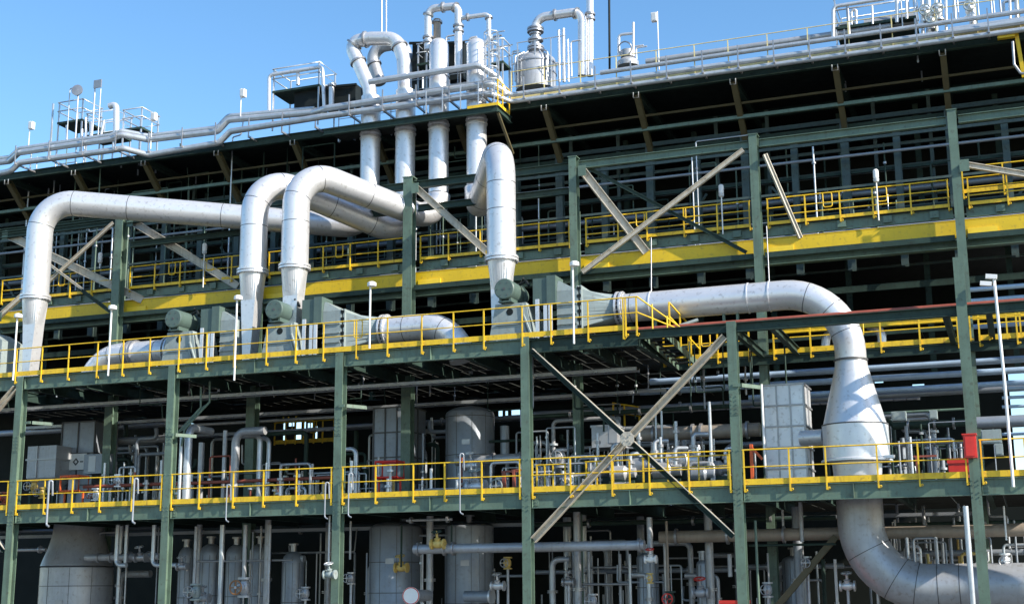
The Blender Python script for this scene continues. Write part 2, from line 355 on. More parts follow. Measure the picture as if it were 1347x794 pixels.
# stair from the upper deck to this walkway
st = thing('stair', 'short green stair with yellow handrail off the right end of the upper deck', 'stair', (3.9, 3, 11.7))
for x in (4.0, 4.75):
    m = MB(); m.bar((x, .4, ZD-.1), (x, 5.1, 11.75), .03, .26); m.build('stringer', 'green', st)
for i in range(8):
    y = .7+i*.55; z = ZD-.06-(ZD-11.8)*(y-.4)/4.7; m = MB(); m.box((4.02, y-.12, z-.02), (4.73, y+.12, z+.02)); m.build('tread', 'floor', st)
for i, y in enumerate((.6, 2.1, 3.6, 5.0)):
    z = ZD-(ZD-11.8)*(y-.4)/4.7; m = MB(); m.bar((4.82, y, z-.1), (4.82, y, z+1.0), .05, .05); m.build('post', 'yellow', st)
for h in (1.0, .52):
    m = MB(); m.bar((4.82, .6, ZD+h), (4.82, 5.0, 11.8+h), .045, .045); m.build('handrail', 'yellow', st)
# ------------------------------------------------------------------ guard rails
def guardrail(p, q, label, n=None, h=1.08, toe=.18, below=.22, th=.05, group='yellow guardrails', loops=(), m_='yellow', end=True, mid=(.55,), out=V((0, -1, 0))):
    p, q = V(p), V(q); t = thing('guardrail', label, 'guardrail', (p+q)/2, group); d = (q-p); L = d.length; d.normalize()
    n = n or max(2, round(L/1.2)+1); proto = None
    for i in range(n):
        b = p+d*(L*i/(n-1)); b = b+d*(.04 if i == 0 else -.04 if i == n-1 else random.uniform(-.12, .12))
        m = MB(); m.bar(b-V((0, 0, below)), b+V((0, 0, h)), th, th*.7, out)
        if below > .1:
            m.bar(b+V((0, 0, -below+.03))+out*-.02, b+V((0, 0, -below+.03))-out*.12, th, .06); m.ring(b+V((.0, 0, -below+.05))+d*.06, out, .03, .012, 8, 4)
        m.build('post', m_, t)
    m = MB(); m.tube([p+V((0, 0, h)), q+V((0, 0, h))], th*.5, 0, 8); m.build('top_rail', m_, t)
    for z in mid:
        m = MB(); m.tube([p+V((0, 0, z)), q+V((0, 0, z))], th*.42, 0, 8); m.build('mid_rail', m_, t)
    if toe:
        m = MB(); m.box((min(p.x, q.x), 0, 0), (max(p.x, q.x), 0, 0)) if False else m.bar(p+V((0, 0, toe/2))-out*.035, q+V((0, 0, toe/2))-out*.035, .012, toe); m.build('toe_board', m_, t)
    for s in loops:
        b = p+d*(L*s); m = MB(); m.tube([b+V((0, 0, h)), b+d*.32+V((0, 0, h)), b+d*.32+V((0, 0, .45)), b+V((0, 0, .45)), b+V((0, 0, h))], th*.45, .08, 6); m.build('gate_loop', m_, t)
    return t
lowname = ['yellow lower deck guardrail at the far left edge of the picture', 'yellow lower deck guardrail before the tall vessel stack and orange frame', 'yellow lower deck guardrail before the bright silver twin pipes',
           'yellow lower deck guardrail before the red frame and dark round tank', 'yellow lower deck guardrail crossed by the big X brace', 'yellow lower deck guardrail around the big white cone vessel', 'yellow lower deck guardrail right of the red box column']
for i, k in enumerate(range(-1, 6)):
    y = -.15
    guardrail((bx(k)+.18, y, ZL+.02), (bx(k+1)-.18, y, ZL+.02), lowname[i], n=6, th=.046)
guardrail((-28.5, -.18, ZD+.03), (3.5, -.18, ZD+.03), 'long yellow guardrail along the front of the upper deck with fan units', n=27, th=.046, below=.3, loops=(.69,))
t = guardrail((3.5, -.18, ZD+.03), (3.95, -.18, ZD+.03), 'short yellow end rail sloping down at the right end of the upper deck', n=2, toe=.1)
m = MB()
for h in (1.08, .55): m.tube([(3.95, -.18, ZD+.03+h), (5.3, .3, ZD-.1+h*.12)], .026, 0, 8)
m.tube([(4.4, -.02, ZD+.0), (4.4, -.02, ZD+.85)], .026, 0, 8); m.tube([(4.85, .14, ZD-.0), (4.85, .14, ZD+.45)], .026, 0, 8); m.build('sloping_rail', 'yellow', t)
girn = ['yellow guardrail on the girder walkway seen through the leftmost pipe arch', 'yellow guardrail on the girder walkway left of the twin white pipes', 'yellow guardrail on the girder walkway in shade behind the slanting pipes',
        'yellow guardrail on the girder walkway left of the tall single pipe', 'yellow guardrail on the girder walkway behind the crossing braces', 'yellow guardrail on the girder walkway with a bulb lamp at its middle', 'yellow guardrail on the girder walkway right of the tallest column']
for i, k in enumerate(range(-1, 6)):
    guardrail((bx(k)+.3, 5.92, 16.92), (bx(k+1)-.3, 5.92, 16.92), girn[i], n=6, h=.98, th=.05, toe=.12, below=.14, loops=(.32, .62) if k in (0, 3, 4) else (.5,), mid=(.62, .34) if k > 2 else (.5,))
for (a, b, lab) in ((3.4, 6.6, 'yellow guardrail at the foot of the short stair behind the X brace top'), (7.4, 13.7, 'yellow guardrail on the walkway behind the wide white duct elbow'), (14.3, 20, 'yellow guardrail on the walkway right of the tall right column')):
    guardrail((a, 5.2, 12.0), (b, 5.2, 12.0), lab, h=1.0, th=.055, loops=(.45,), n=round((b-a)/1.15)+1)
p, q = at(1266, 254, 7), at(1370, 244, 7); q.z = p.z
guardrail(p, q, 'yellow guardrail high behind the tallest right column', n=3, h=.95, toe=.14)
guardrail(at(1275, 440, 4), at(1345, 440, 4).lerp(V((0, 0, 0)), 0) if False else V((at(1345, 440, 4).x, 4, at(1275, 440, 4).z)), 'short yellow guardrail beside the tall lamp post at right', n=4, h=1.0, toe=0)
# ================================================================== big white pipes
def seam(pipe, f, r, name='seam_band', mt='seam', w=.025, dr=.012):
    """ring round a swept pipe at fraction f of its length"""
    P, T, R = r; L = [0]
    for i in range(1, len(P)): L.append(L[-1]+(P[i]-P[i-1]).length)
    s = f*L[-1]; i = max(1, next((j for j in range(len(L)) if L[j] >= s), len(L)-1)); t = (s-L[i-1])/max(1e-6, L[i]-L[i-1])
    c = P[i-1].lerp(P[i], t); rad = R[i-1]+(R[i]-R[i-1])*t; d = (P[i]-P[i-1]).normalized()
    m = MB(); m.lathe(c, [(rad-.01, -w), (rad+dr, -w), (rad+dr, w), (rad-.01, w)], d, 32); m.build(name, mt, pipe)
def bigpipe(name, label, pts, r, fr, seams=(), flanges=(), mt='clad', cat='pipe', n=36, group=None):
    m = MB(); m.tube(pts, r, fr, n); path = m.path; o = m.build(name, mt, label=label, cat=cat, group=group)
    for f in seams: seam(o, f, path, w=.012, dr=.006)
    for f in flanges: seam(o, f, path, 'flange', 'band', .05, .07)
    return o, path
YU = 7.2
ZUP = 19.0
UPX = {487: None, 533: None, 577: None, 627: None}
for px in UPX: UPX[px] = at(px, 200, YU).x
RP = .53
# px of upright on the deck, arch x, target upright, z of elbow
arch = [('large white pipe arching over the leftmost fan unit', 46, 487, at(478, 300, YU).z), ('large white pipe of the left twin arches, partly hidden behind its neighbour', 331, 533, at(533, 302, YU).z-.3),
        ('large white pipe of the right twin arches, in front of its neighbour', 386, 577, at(562, 294, YU).z), ('tall single white pipe that bends straight back above the right fan unit', 660, 627, at(628, 282, YU).z)]
ZN = {}
for lab, px, ux, ze in arch:
    b = at(px, 400, 2.0); X = b.x; x2 = UPX[ux]; zt = 20.05
    zc = at(px, 392 if px == 46 else 358 if px == 331 else 352 if px == 386 else 341, 2.0).z     # where the reducer starts
    ZN[px] = (X, zc)
    e = V((x2, YU, ze)); a = V((X, 2.0, zt)); dirv = (e-a); 
    end = V((x2, YU, ze+2.0))
    o, path = bigpipe('process_pipe', lab, [(X, 2.0, zc+.05), a, e, V((x2, YU, ze+1.2))], [RP, RP, RP*.95, .46], 1.25, (.17, .40, .62, .80), (), group='large white process pipes')
    seam(o, .27, path, w=.012, dr=.006)
    m = MB(); m.lathe((X, 2.0, zc), [(RP, -.09), (RP+.09, -.09), (RP+.09, -.02), (RP+.02, -.02), (RP+.02, .02), (RP+.09, .02), (RP+.09, .09), (RP, .09)], (0, 0, 1), 36); fl = m.build('flange', 'clad', o)
    m = MB()
    for i in range(20):
        an = 2*PI*i/20; m.lathe((X+.585*math.cos(an), 2+.585*math.sin(an), zc-.12), [(.022, 0), (.022, .24)], (0, 0, 1), 6)
    m.build('bolt_ring', 'band', fl)
    # round to square reducer and the square neck
    n = 32; R1 = [V((X+(RP-.01)*math.cos(2*PI*i/n), 2+(RP-.01)*math.sin(2*PI*i/n), zc-.08)) for i in range(n)]
    def sq(i, hx, hy):
        c, s = math.cos(2*PI*i/n), math.sin(2*PI*i/n); k = 1/max(abs(c), abs(s)); return c*k*hx, s*k*hy
    hx, hy = .31, .28; zq = zc-1.15
    R2 = [V((X+sq(i, hx, hy)[0], 2+sq(i, hx, hy)[1], zq)) for i in range(n)]
    zb = ZD+.9 if px > 340 else ZD+.3
    R3 = [V((X+sq(i, hx*(.9 if px > 340 and px != 331 else .5), hy)[0], 2+sq(i, hx*.9, hy)[1], zb)) for i in range(n)]
    m = MB(); m.loft(R2, R1); m.loft(R3, R2); m.build('reducer', 'clad', o)
    # upright above the elbow, through the roof platform
# uprights are things of their own above the platform (each arch on the roof joins them)
# ------------------------------------------------------------------ fan units
def fanunit(label, X, right, neckx, big):
    """casing with motor; duct flange on its right (right=True) or left"""
    t = thing('fan_unit', label, 'fan unit', (X, 2.2, ZD+.03), 'fan units on the upper deck'); z = ZD+.03
    def trap(xb0, xb1, xt0, xt1, y0, y1, z0, z1):
        m = MB(); A = [V((xb0, y0, z0)), V((xb1, y0, z0)), V((xb1, y1, z0)), V((xb0, y1, z0))]; B = [V((xt0, y0, z1)), V((xt1, y0, z1)), V((xt1, y1, z1)), V((xt0, y1, z1))]
        m.loft(A, B); m.add(A, [(0, 3, 2, 1)]); m.add(B, [(0, 1, 2, 3)]); return m
    c = trap(X-.82, X+.92, X-.52, X+.62, 1.3, 2.9, z, z+1.55).build('casing', 'grey', t)
    m = MB(); m.lathe((X+.02, 1.3, z+1.25), [(.13, 0), (.11, .012)], (0, -1, 0), 16); m.build('port_hole', 'dark', c)
    m = MB(); m.bar((X-.5, 1.28, z+.8), (X+.5, 1.28, z+.8), .05, .02, (0, 0, 1)); m.bar((X+.66, 1.27, z), (X+.5, 1.27, z+1.5), .06, .04); m.build('rib', 'grey', c)
    # motor, axis front to back
    zc = z+2.02
    m = MB(); m.lathe((X-.06, .95, zc), [(.34, 0), (.375, .03), (.375, 1.15), (.34, 1.2)], (0, 1, 0), 28); mo = m.build('motor', 'motor', t)
    m = MB(); m.lathe((X-.06, 2.15, zc), [(.42, 0), (.40, .06), (.25, .1), (.25, .3), (.36, .3), (.36, .38)], (0, 1, 0), 24); m.build('coupling', 'motor', t)
    m = MB(); m.lathe((X-.06, .95, zc), [(.05, 0), (.05, .015)], (0, -1, 0), 10)
    for i in range(6): m.lathe((X-.06+.25*math.cos(i*PI/3), .95, zc+.25*math.sin(i*PI/3)), [(.018, 0), (.018, .02)], (0, -1, 0), 6)
    m.build('bolt', 'seam', mo)
    m = MB(); m.box((X-.3, 1.0, z+1.56), (X+.2, 1.9, z+1.6)); m.box((X-.28, 1.05, z+1.6), (X-.2, 1.85, z+1.75)); m.box((X+.08, 1.05, z+1.6), (X+.16, 1.85, z+1.75)); m.build('motor_foot', 'motor', mo)
    m = MB(); m.tube([(X+.15, 1.9, zc+.3), (X+.45, 1.8, zc+.42), (X+.6, 1.7, zc+.2)], .05, .08, 8); m.tube([(X+.1, 2.1, zc+.35), (X+.4, 1.7, zc+.5)], .035, 0, 8); m.build('hose', 'dark', t)
    # gate housing box and the pale guide plates below it
    m = MB(); m.box((X+.80, 1.55, z+1.45), (X+1.32, 2.3, z+2.42)); b = m.build('actuator_box', 'motor', t)
    m = MB(); m.box((X+1.33, 1.5, z+1.45), (X+1.66, 2.35, z+2.48)); m.build('actuator_cover', 'grey' if 0 else 'motor', t)
    m = MB()
    for dx in (.98, 1.28, 1.46): m.box((X+dx, 1.28, z+.02), (X+dx+.13, 1.34, z+1.62-.2*(dx > 1.2)))
    m.build('guide_plate', 'clad', t)
    m = MB(); m.bar((X+.55, 1.25, z+1.1), (X+.95, 1.22, z+.1), .1, .05); m.bar((X+.5, 1.27, z+.9), (X+.78, 1.22, z+.1), .06, .05); m.build('lever', 'grey', t)
    # body between housing and transition
    m = MB(); m.box((X+1.67, 1.6, z+.42), (X+2.42, 2.9, z+1.9)); bd = m.build('duct_body', 'grey', t)
    m = MB()
    for zz in (.7, 1.05, 1.4): m.box((X+1.68, 1.55, z+zz), (X+2.4, 1.598, z+zz+.05))
    m.build('rib', 'grey', bd)
    m = MB(); A = [V((X+1.67, 1.6, z+1.905)), V((X+2.42, 1.6, z+1.905)), V((X+2.42, 2.9, z+1.905)), V((X+1.67, 2.9, z+1.905))]; B = [V((X+1.67, 1.7, z+2.3)), V((X+1.75, 1.7, z+2.3)), V((X+1.75, 2.8, z+2.3)), V((X+1.67, 2.8, z+2.3))]
    m.loft(A, B); m.add(B, [(0, 1, 2, 3)]); m.build('top_cowl', 'grey', t)
    m = MB(); m.tube([(X-.9, 1.25, z+.05), (X-.9, 1.25, z+.35), (X-.55, 1.25, z+.35)], .03, .06, 6); m.build('drain_pipe', 'band', t)
    return t, z
def transition(par, x0, x1, yc, zc, hx, rad, sgn):
    """square flange at x0 to round flange at x1"""
    n = 32
    def sqp(i, x, h):
        c, s = math.cos(2*PI*i/n), math.sin(2*PI*i/n); k = 1/max(abs(c), abs(s)); return V((x, yc+c*k*h, zc+s*k*h))
    A = [sqp(i, x0, hx) for i in range(n)]; B = [V((x1, yc+rad*math.cos(2*PI*i/n), zc+rad*math.sin(2*PI*i/n))) for i in range(n)]
    m = MB(); m.loft(A, B); m.build('transition', 'grey', par)
    m = MB()
    for x in (x0-.1*sgn, x0+.02*sgn): m.box((x-.03, yc-hx-.1, zc-hx-.1), (x+.03, yc+hx+.1, zc+hx+.1))
    fl = m.build('square_flange', 'grey', par)
    m = MB()
    for i in range(6):
        zz = zc-hx+i*2*hx/5
        m.box((x0-.1*sgn, yc-hx-.13, zz-.05), (x0+.03*sgn, yc-hx-.101, zz+.05))
    m.build('clamp', 'dark', fl)
    for x in (x1+.06*sgn, x1+.22*sgn):
        m = MB(); m.lathe((x, yc, zc), [(rad-.02, -.035), (rad+.1, -.035), (rad+.1, .035), (rad-.02, .035)], (1, 0, 0), 32); m.build('round_flange', 'clad', par)
    m = MB()
    for i in range(22):
        a = 2*PI*i/22; m.lathe((min(x1, x1+.28*sgn), yc+(rad+.06)*math.cos(a), zc+(rad+.06)*math.sin(a)), [(.022, 0), (.022, .28)], (1, 0, 0), 6)
    m.build('bolt_ring', 'band', par)
XD = at(671, 385, 1.4).x; XC = at(370, 411, 1.4).x; XB = at(238, 420, 1.4).x; XA = at(-62, 440, 1.4).x
tD, z = fanunit('grey fan unit with motor below the tall single pipe, feeding the wide duct', XD, True, 0, 1)
tC, _ = fanunit('grey fan unit with motor below the right twin arch, its duct dropping rightwards', XC, True, 0, 1)
tB, _ = fanunit('grey fan unit with motor left of the twin arches, its duct leading left', XB, False, 0, 1)
tA, _ = fanunit('grey fan unit cut off by the left edge of the picture', XA, False, 0, 1)
YDU, ZDU, RD = 2.4, ZD+.03+1.28, .5
transition(tD, XD+2.52, XD+3.62, YDU, ZDU, .68, RD, 1)
transition(tC, XC+2.52, XC+3.75, YDU, ZDU-.1, .68, RD, 1)
transition(tB, XB-.75, XB-1.0, YDU, ZDU-.25, .5, RD, -1)
transition(tA, XA-.75, XA-1.0, YDU, ZDU-.25, .5, RD, -1)
# duct C drops through the deck on the right, duct B and A on the left
o, pth = bigpipe('duct', 'short white duct bending down into the deck right of the twin arches', [(XC+4.0, YDU, ZDU-.1), (XC+6.6, YDU, ZDU-.1), (XC+7.02, YDU, ZD-.12)], RD, 1.5, (.2, .42, .6), (), group='ducts of the fan units')
o, pth = bigpipe('duct', 'white duct bending down into the deck at the left behind the guardrail, yellow light at its foot', [(XB-1.25, YDU, ZDU-.25), (XB-4.4, YDU, ZDU-.25), (XB-4.98, YDU, ZD-.12)], RD, 1.5, (.1, .45, .6), (.35, .40), group='ducts of the fan units')
tag(o, 'white duct running left from the left fan unit and bending down into the deck')
# ------------------------------------------------------------------ the big duct on the right
xe = at(1119, 470, YDU).x
o, pth = bigpipe('duct', 'wide white duct running right from the fan unit and bending down to the cone vessel', [(XD+3.9, YDU, ZDU), (xe, YDU, ZDU), (xe, YDU, at(1119, 472, YDU).z)], .5, 2.05, (.03, .70, .80, .9), (), n=44, group='ducts of the fan units')
for px in (857, 985, 1013):
    x = at(px, 395, YDU).x; m = MB(); m.lathe((x, YDU, ZDU), [(.49, -.02), (.525, -.02), (.525, .02), (.49, .02)], (1, 0, 0), 36); m.build('strap', 'clad', o)
    if px != 985: m = MB(); m.tube([(x, YDU, ZDU+.5), (x-.1, YDU+.6, ZDU+2.6)], .02, 0, 6); m.build('hanger_rod', 'band', o)
for px, dz in ((862, -.75), (952, -.7), (970, -.72)):
    x = at(px, 410, YDU).x; m = MB(); m.box((x-.04, YDU-.06, ZDU-.9), (x+.04, YDU+.06, ZDU-.48)); m.build('support_stub', 'green', o)
zc0 = at(1119, 473, YDU).z; zc1 = at(1126, 558, YDU).z; zc2 = at(1126, 606, YDU).z
m = MB(); m.lathe((xe, YDU, 0), [(.505, zc0), (.53, zc0-.25), (1.0, zc1), (1.04, zc1-.02), (1.04, zc2+.06), (1.12, zc2+.02), (1.12, zc2-.04), (.78, zc2-.06), (.75, zc2-.5)], (0, 0, 1), 56)
cone = m.build('cone_vessel', 'clad', label='big white cone shaped vessel under the wide duct elbow, striped with shadows', cat='vessel')
m = MB(); m.lathe((xe, YDU, zc1-.03), [(1.03, -.02), (1.055, -.02), (1.055, .02), (1.03, .02)], (0, 0, 1), 56); m.build('seam_band', 'seam', cone)
m = MB(); m.lathe((xe, YDU, zc0-.02), [(.5, -.03), (.545, -.03), (.545, .03), (.5, .03)], (0, 0, 1), 40); m.build('seam_band', 'seam', cone)
m = MB(); m.box((xe+.9, YDU-.6, zc2-.0), (xe+1.2, YDU-.4, zc2+.1)); m.build('clip', 'clad', cone); m = MB(); m.tube([(xe-1.0, YDU, zc1-.35), (xe-1.75, YDU+.2, zc1-.35)], .26, 0, 16); m.build('side_nozzle', 'clad', cone)
zel = at(1250, 772, YDU).z
o, pth = bigpipe('duct', 'thick grey duct elbow below the cone vessel, leaving the picture at the lower right', [(xe, YDU, zc2-.4), (xe, YDU, zel), (26, YDU, zel)], .72, 2.0, (.135, .20, .235, .27, .305, .35, .46, .60), (), mt='clad2', n=48, group='ducts of the fan units')
# red brown pipe above the tie beam
p, q = at(862, 431, .5), at(1347, 404, .5)
m = MB(); m.tube([(3.3, .6, ZD+.16), (24, .6, ZD+.16)], .075, 0, 10); o = m.build('process_pipe', 'brown', label='thin red brown pipe lying along the front tie beam under the wide duct', cat='pipe')
m = MB(); m.tube([(3.3, 1.0, ZD+.2), (8, 1.0, ZD+.2)], .09, 0, 10); o = m.build('process_pipe', 'brown', label='short red brown pipe under the start of the wide white duct', cat='pipe')
m = MB(); m.box((4.2, 1.2, ZD+.1), (7.6, 1.7, ZD+.26)); m.bar((4.3, 1.1, ZD+.1), (5.6, 1.4, ZD+.5), .2, .08); m.build('support_beam', 'grey', label='grey support steel under the straight part of the wide duct', cat='beam')
# grid panelled box beside the cone
a, b = at(1003, 507, 3), at(1062, 618, 3)
def panelbox(label, x0, x1, y0, y1, z0, z1, nx, nz, mt, rib='band', group=None, top=None):
    t = thing('panel_casing', label, 'casing', ((x0+x1)/2, (y0+y1)/2, z0), group)
    m = MB(); m.box((x0, y0, z0), (x1, y1, z1)); bd = m.build('body', mt, t)
    m = MB()
    for i in range(nx+1):
        x = x0+(x1-x0)*i/nx; m.box((x-.025, y0-.05, z0), (x+.025, y0-.002, z1))
    for j in range(nz+1):
        z = z0+(z1-z0)*j/nz; m.box((x0-.02, y0-.055, z-.025), (x1+.02, y0-.003, z+.025)); m.box((x1+.002, y0, z-.025), (x1+.05, y1, z+.025))
    m.box((x1+.002, (y0+y1)/2-.03, z0), (x1+.045, (y0+y1)/2+.03, z1)); m.build('rib_frame', rib, t)
    return t
panelbox('pale grey ribbed casing of panels left of the cone vessel', a.x, b.x, 3, 4.6, ZL+.05, a.z, 3, 5, 'clad')
a, b = at(492, 537, 6), at(537, 640, 6)
panelbox('tall blue grey casing with dark seams behind the red frame', a.x, b.x, 6, 7.6, ZL+.05, a.z, 3, 4, 'vessel', 'seam')
a, b = at(83, 556, 6), at(121, 640, 6)
tb = panelbox('tall blue grey casing with a white logo plate behind the orange frame', a.x, b.x, 6, 7.6, ZL+.05, a.z, 2, 3, 'vessel', 'seam')
p, q = at(90, 597, 5.9), at(113, 617, 5.9); m = MB()
A = [(p.x, 5.88, p.z-.1), (p.x+.12, 5.88, p.z), (q.x, 5.88, p.z), (q.x, 5.88, q.z+.12), (q.x-.12, 5.88, q.z), (p.x, 5.88, q.z)]
m.add(A, [tuple(range(6))]); m.add([(a_[0], 5.93, a_[2]) for a_ in A], [tuple(range(5, -1, -1))]); m.loft([V(a_) for a_ in A], [V((a_[0], 5.93, a_[2])) for a_ in A]); pl = m.build('logo_plate', 'white', tb)
c = V(((p.x+q.x)/2-.05, 5.875, (p.z+q.z)/2)); m = MB()
m.add([c+V((-.17, 0, 0)), c+V((0, 0, .17)), c+V((.17, 0, 0)), c+V((0, 0, -.17)), c+V((-.08, 0, 0)), c+V((0, 0, .08)), c+V((.08, 0, 0)), c+V((0, 0, -.08))], [(0, 1, 5, 4), (1, 2, 6, 5), (2, 3, 7, 6), (3, 0, 4, 7)])
m.box((c.x+.22, 5.872, c.z-.03), (c.x+.38, 5.879, c.z+.03)); m.build('logo_mark', 'seam', pl)
p, q = at(115, 598, 5.6), at(145, 622, 5.6); m = MB(); m.box((p.x, 5.4, q.z), (q.x, 6.0, p.z)); o = m.build('junction_box', 'vessel', label='pale instrument cabinet beside the white logo plate', cat='cabinet')
m = MB(); m.box((p.x+.25, 5.38, q.z+.08), (p.x+.6, 5.398, p.z-.08)); m.build('window', 'glass', o)
a, b = at(37, 587, 5), at(72, 627, 5)
t = thing('tote_tank', 'grey square tank with tapered foot at the far left of the lower deck', 'tank', ((a.x+b.x)/2, 5, b.z))
m = MB(); x0, x1 = a.x, b.x; B = [V((x0, 5, a.z)), V((x1, 5, a.z)), V((x1, 6.2, a.z)), V((x0, 6.2, a.z))]; A = [V((x0, 5, b.z)), V((x1, 5, b.z)), V((x1, 6.2, b.z)), V((x0, 6.2, b.z))]
m.loft(A, B); m.add(B, [(0, 1, 2, 3)]); C = [V(((p.x-(x0+x1)/2)*.5+(x0+x1)/2, 5.6+(p.y-5.6)*.5, b.z-.5)) for p in A]; m.loft(C, A); m.add(C, [(3, 2, 1, 0)]); m.build('body', 'clad2', t)
m = MB(); m.box((x0-.05, 4.95, b.z+.75), (x1+.05, 6.25, b.z+.82)); m.box((x0+.5, 4.94, b.z), (x0+.56, 4.998, a.z)); m.build('rib_frame', 'band', t)
m = MB()
for x in (x0+.15, x1-.15): m.box((x-.05, 5.1, ZL), (x+.05, 5.2, b.z)); m.box((x-.05, 6.0, ZL), (x+.05, 6.1, b.z))
m.build('leg', 'dgreen', t)
# round tanks
def tank(label, px, hw, ytop, Y, zb, mt='vessel', seams=(), dome=.35, group=None, cat='tank', nozzle=True):
    a = at(px-hw, ytop+30, Y); b = at(px+hw, ytop+30, Y); r = (b.x-a.x)/2; X = (a.x+b.x)/2; zt = at(px, ytop, Y).z
    pr = [(r, zb), (r, zt-dome)]+[(r*math.cos(i*PI/12), zt-dome+dome*math.sin(i*PI/12)) for i in range(1, 7)]
    m = MB(); m.lathe((X, Y+r*.6, 0), pr, (0, 0, 1), 40); t = m.build('tank', mt, label=label, cat=cat, group=group)
    for s in seams:
        z = zb+(zt-dome-zb)*s; m = MB(); m.lathe((X, Y+r*.6, z), [(r-.01, -.014), (r+.012, -.014), (r+.012, .014), (r-.01, .014)], (0, 0, 1), 40); m.build('seam_band', 'seam', t)
    m = MB()
    for an in (-2.3, -1.75, -1.1, -.5):
        c, s_ = math.cos(an), math.sin(an); p = V((X+c*(r+.004), Y+r*.6+s_*(r+.004), 0)); m.bar(p+V((0, 0, zb+.05)), p+V((0, 0, zt-dome)), .018, .008, (c, s_, 0))
    m.build('weld_seam', 'seam', t)
    if r > .7:
        an = -1.35; c, s_ = math.cos(an), math.sin(an); p = V((X+c*(r+.01), Y+r*.6+s_*(r+.01), zt-1.5)); m = MB(); m.bar(p-V((.16*s_, -.16*c, 0)), p+V((.16*s_, -.16*c, 0)), .02, .2, (0, 0, 1)); m.build('name_plate', 'band', t)
    if nozzle:
        m = MB(); m.lathe((X, Y+r*.6, zt-.03), [(.12, 0), (.12, .25), (.2, .25), (.2, .31)], (0, 0, 1), 16); m.build('nozzle', 'band', t)
    return t, X, Y+r*.6, r, zt
tank('dark blue grey round tank with domed top in the middle of the lower deck', 611, 30, 532, 6.5, ZL+.05, 'vessel', (.55, .97), .35, None, 'tank', False)
tank('grey cone topped tank at ground level at lower left with a sunlit patch', 82, 39, 742, 4, 0, 'clad2', (.85,), .12)
a = at(62, 740, 4); t_, X, Y, r, zt = tank('narrow grey cone top above the lower left tank', 92, 24, 690, 4.5, 3.0, 'vessel', (), .1) if 0 else (0, at(82, 760, 4).x, 4+.9, at(121, 760, 4).x-at(82, 760, 4).x, 0)
m = MB(); zc = at(82, 742, 4).z; m.lathe((X, 4+r*.6, zc-.05), [(r, 0), (r*.93, .3), (r*.82, .7), (r*.73, 1.2), (r*.68, 1.9)], (0, 0, 1), 40); m.build('tank_neck', 'clad2', label='grey tapering neck above the lower left tank reaching up to the deck', cat='tank')
tank('wide grey tank at ground level below the red frame', 512, 32, 684, 4, 0, 'vessel', (.62, .8), .3, None, 'tank', False)
tank('grey round tank at ground level below the dark round tank, with small sunlit spots', 610, 30, 686, 4.6, 0, 'vessel', (.55, .85), .15)
for i, (px, hw, yt, Y, lab) in enumerate(((241, 9, 718, 5, 'slim grey domed tank just right of the second front column'), (272, 13, 714, 5.2, 'grey domed tank second from the left in the dark tank row'), (306, 12, 715, 5, 'grey domed tank third from the left in the dark tank row'),
      (337, 13, 714, 5.2, 'grey domed tank fourth from the left in the dark tank row'), (381, 13, 724, 4.5, 'grey domed tank with bright nozzle standing alone left of the third front column'))):
    tank(lab, px, hw, yt, Y, 0, 'vessel', (.7,), .45, 'row of small tanks at ground level')
tank('grey column vessel right of the capped horizontal pipe', 850, 14, 726, 4, 0, 'vessel', (.6, .8), .2)
tank('slim grey vessel with red valve below it, left of the fifth front column', 925, 9.5, 735, 4, 0, 'vessel', (.5,), .2)
tank('dark grey vessel behind the olive brace', 1044, 16, 730, 6, 0, 'vessel', (.6,), .2)
# ================================================================== plant building behind with the overhanging roof deck
YE, ZE = 8.0, 23.68
def holes(x0, x1, z0, z1):
    H = []
    for (a, b, c, d) in ((372, 556, 376, 580), (379, 552, 387, 560), (389, 549, 396, 578), (399, 551, 402, 570), (404, 556, 411, 562), (414, 560, 417, 580), (655, 539, 661, 551), (664, 540, 668, 546), (672, 538, 684, 545), (706, 541, 712, 549), (715, 543, 722, 547), (728, 541, 733, 549), (744, 541, 751, 548), (755, 544, 758, 551), (763, 541, 770, 545), (300, 540, 308, 543), (505, 530, 512, 533), (560, 523, 570, 526), (862, 559, 868, 564), (873, 558, 877, 566), (1010, 490, 1016, 500), (1150, 497, 1162, 503), (1200, 505, 1216, 509), (245, 556, 262, 560), (150, 533, 165, 537), (190, 525, 197, 529)):
        p, q = at(a, b, 19.2), at(c, d, 19.2); H.append((p.x, q.x, q.z, p.z))
    H.sort(); x = x0
    for (a, b, c, d) in H:
        if a <= x+.02: continue
        m = MB(); m.box((x, 19.2, z0), (a, 19.3, z1)); m.build('cladding', 'wall', pb)  # dark backdrop sheet, pieced around the openings
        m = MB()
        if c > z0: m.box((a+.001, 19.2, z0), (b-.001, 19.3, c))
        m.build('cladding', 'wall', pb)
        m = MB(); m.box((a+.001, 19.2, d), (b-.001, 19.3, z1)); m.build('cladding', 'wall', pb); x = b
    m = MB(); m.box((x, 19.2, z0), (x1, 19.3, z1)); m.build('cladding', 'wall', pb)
pb = thing('plant_building', 'dark steel building behind the frames with an overhanging roof deck on knee braces', 'building', (-5, 14, 0))
RX0, RX1 = -46, 27  # right end carried out of view to block sun from the interior
m = MB(); m.box((RX0, YE+.05, ZE+.12), (RX1, 27, ZE+.2)); m.build('roof_deck', 'dark', pb)
m = MB(); m.ibeam((RX0, YE, ZE), (RX1, YE, ZE), .34, .2, .02); m.build('edge_beam', 'dgreen', pb)
for y, z, h in ((12.5, ZE-.12, .34), (17, ZE-.12, .34), (22, ZE-.12, .34)):
    m = MB(); m.ibeam((RX0, y, z), (RX1, y, z), h, .2, .02); m.build('purlin', 'dgreen', pb)
sx = [-2.0+3.95*i for i in range(-11, 5)]
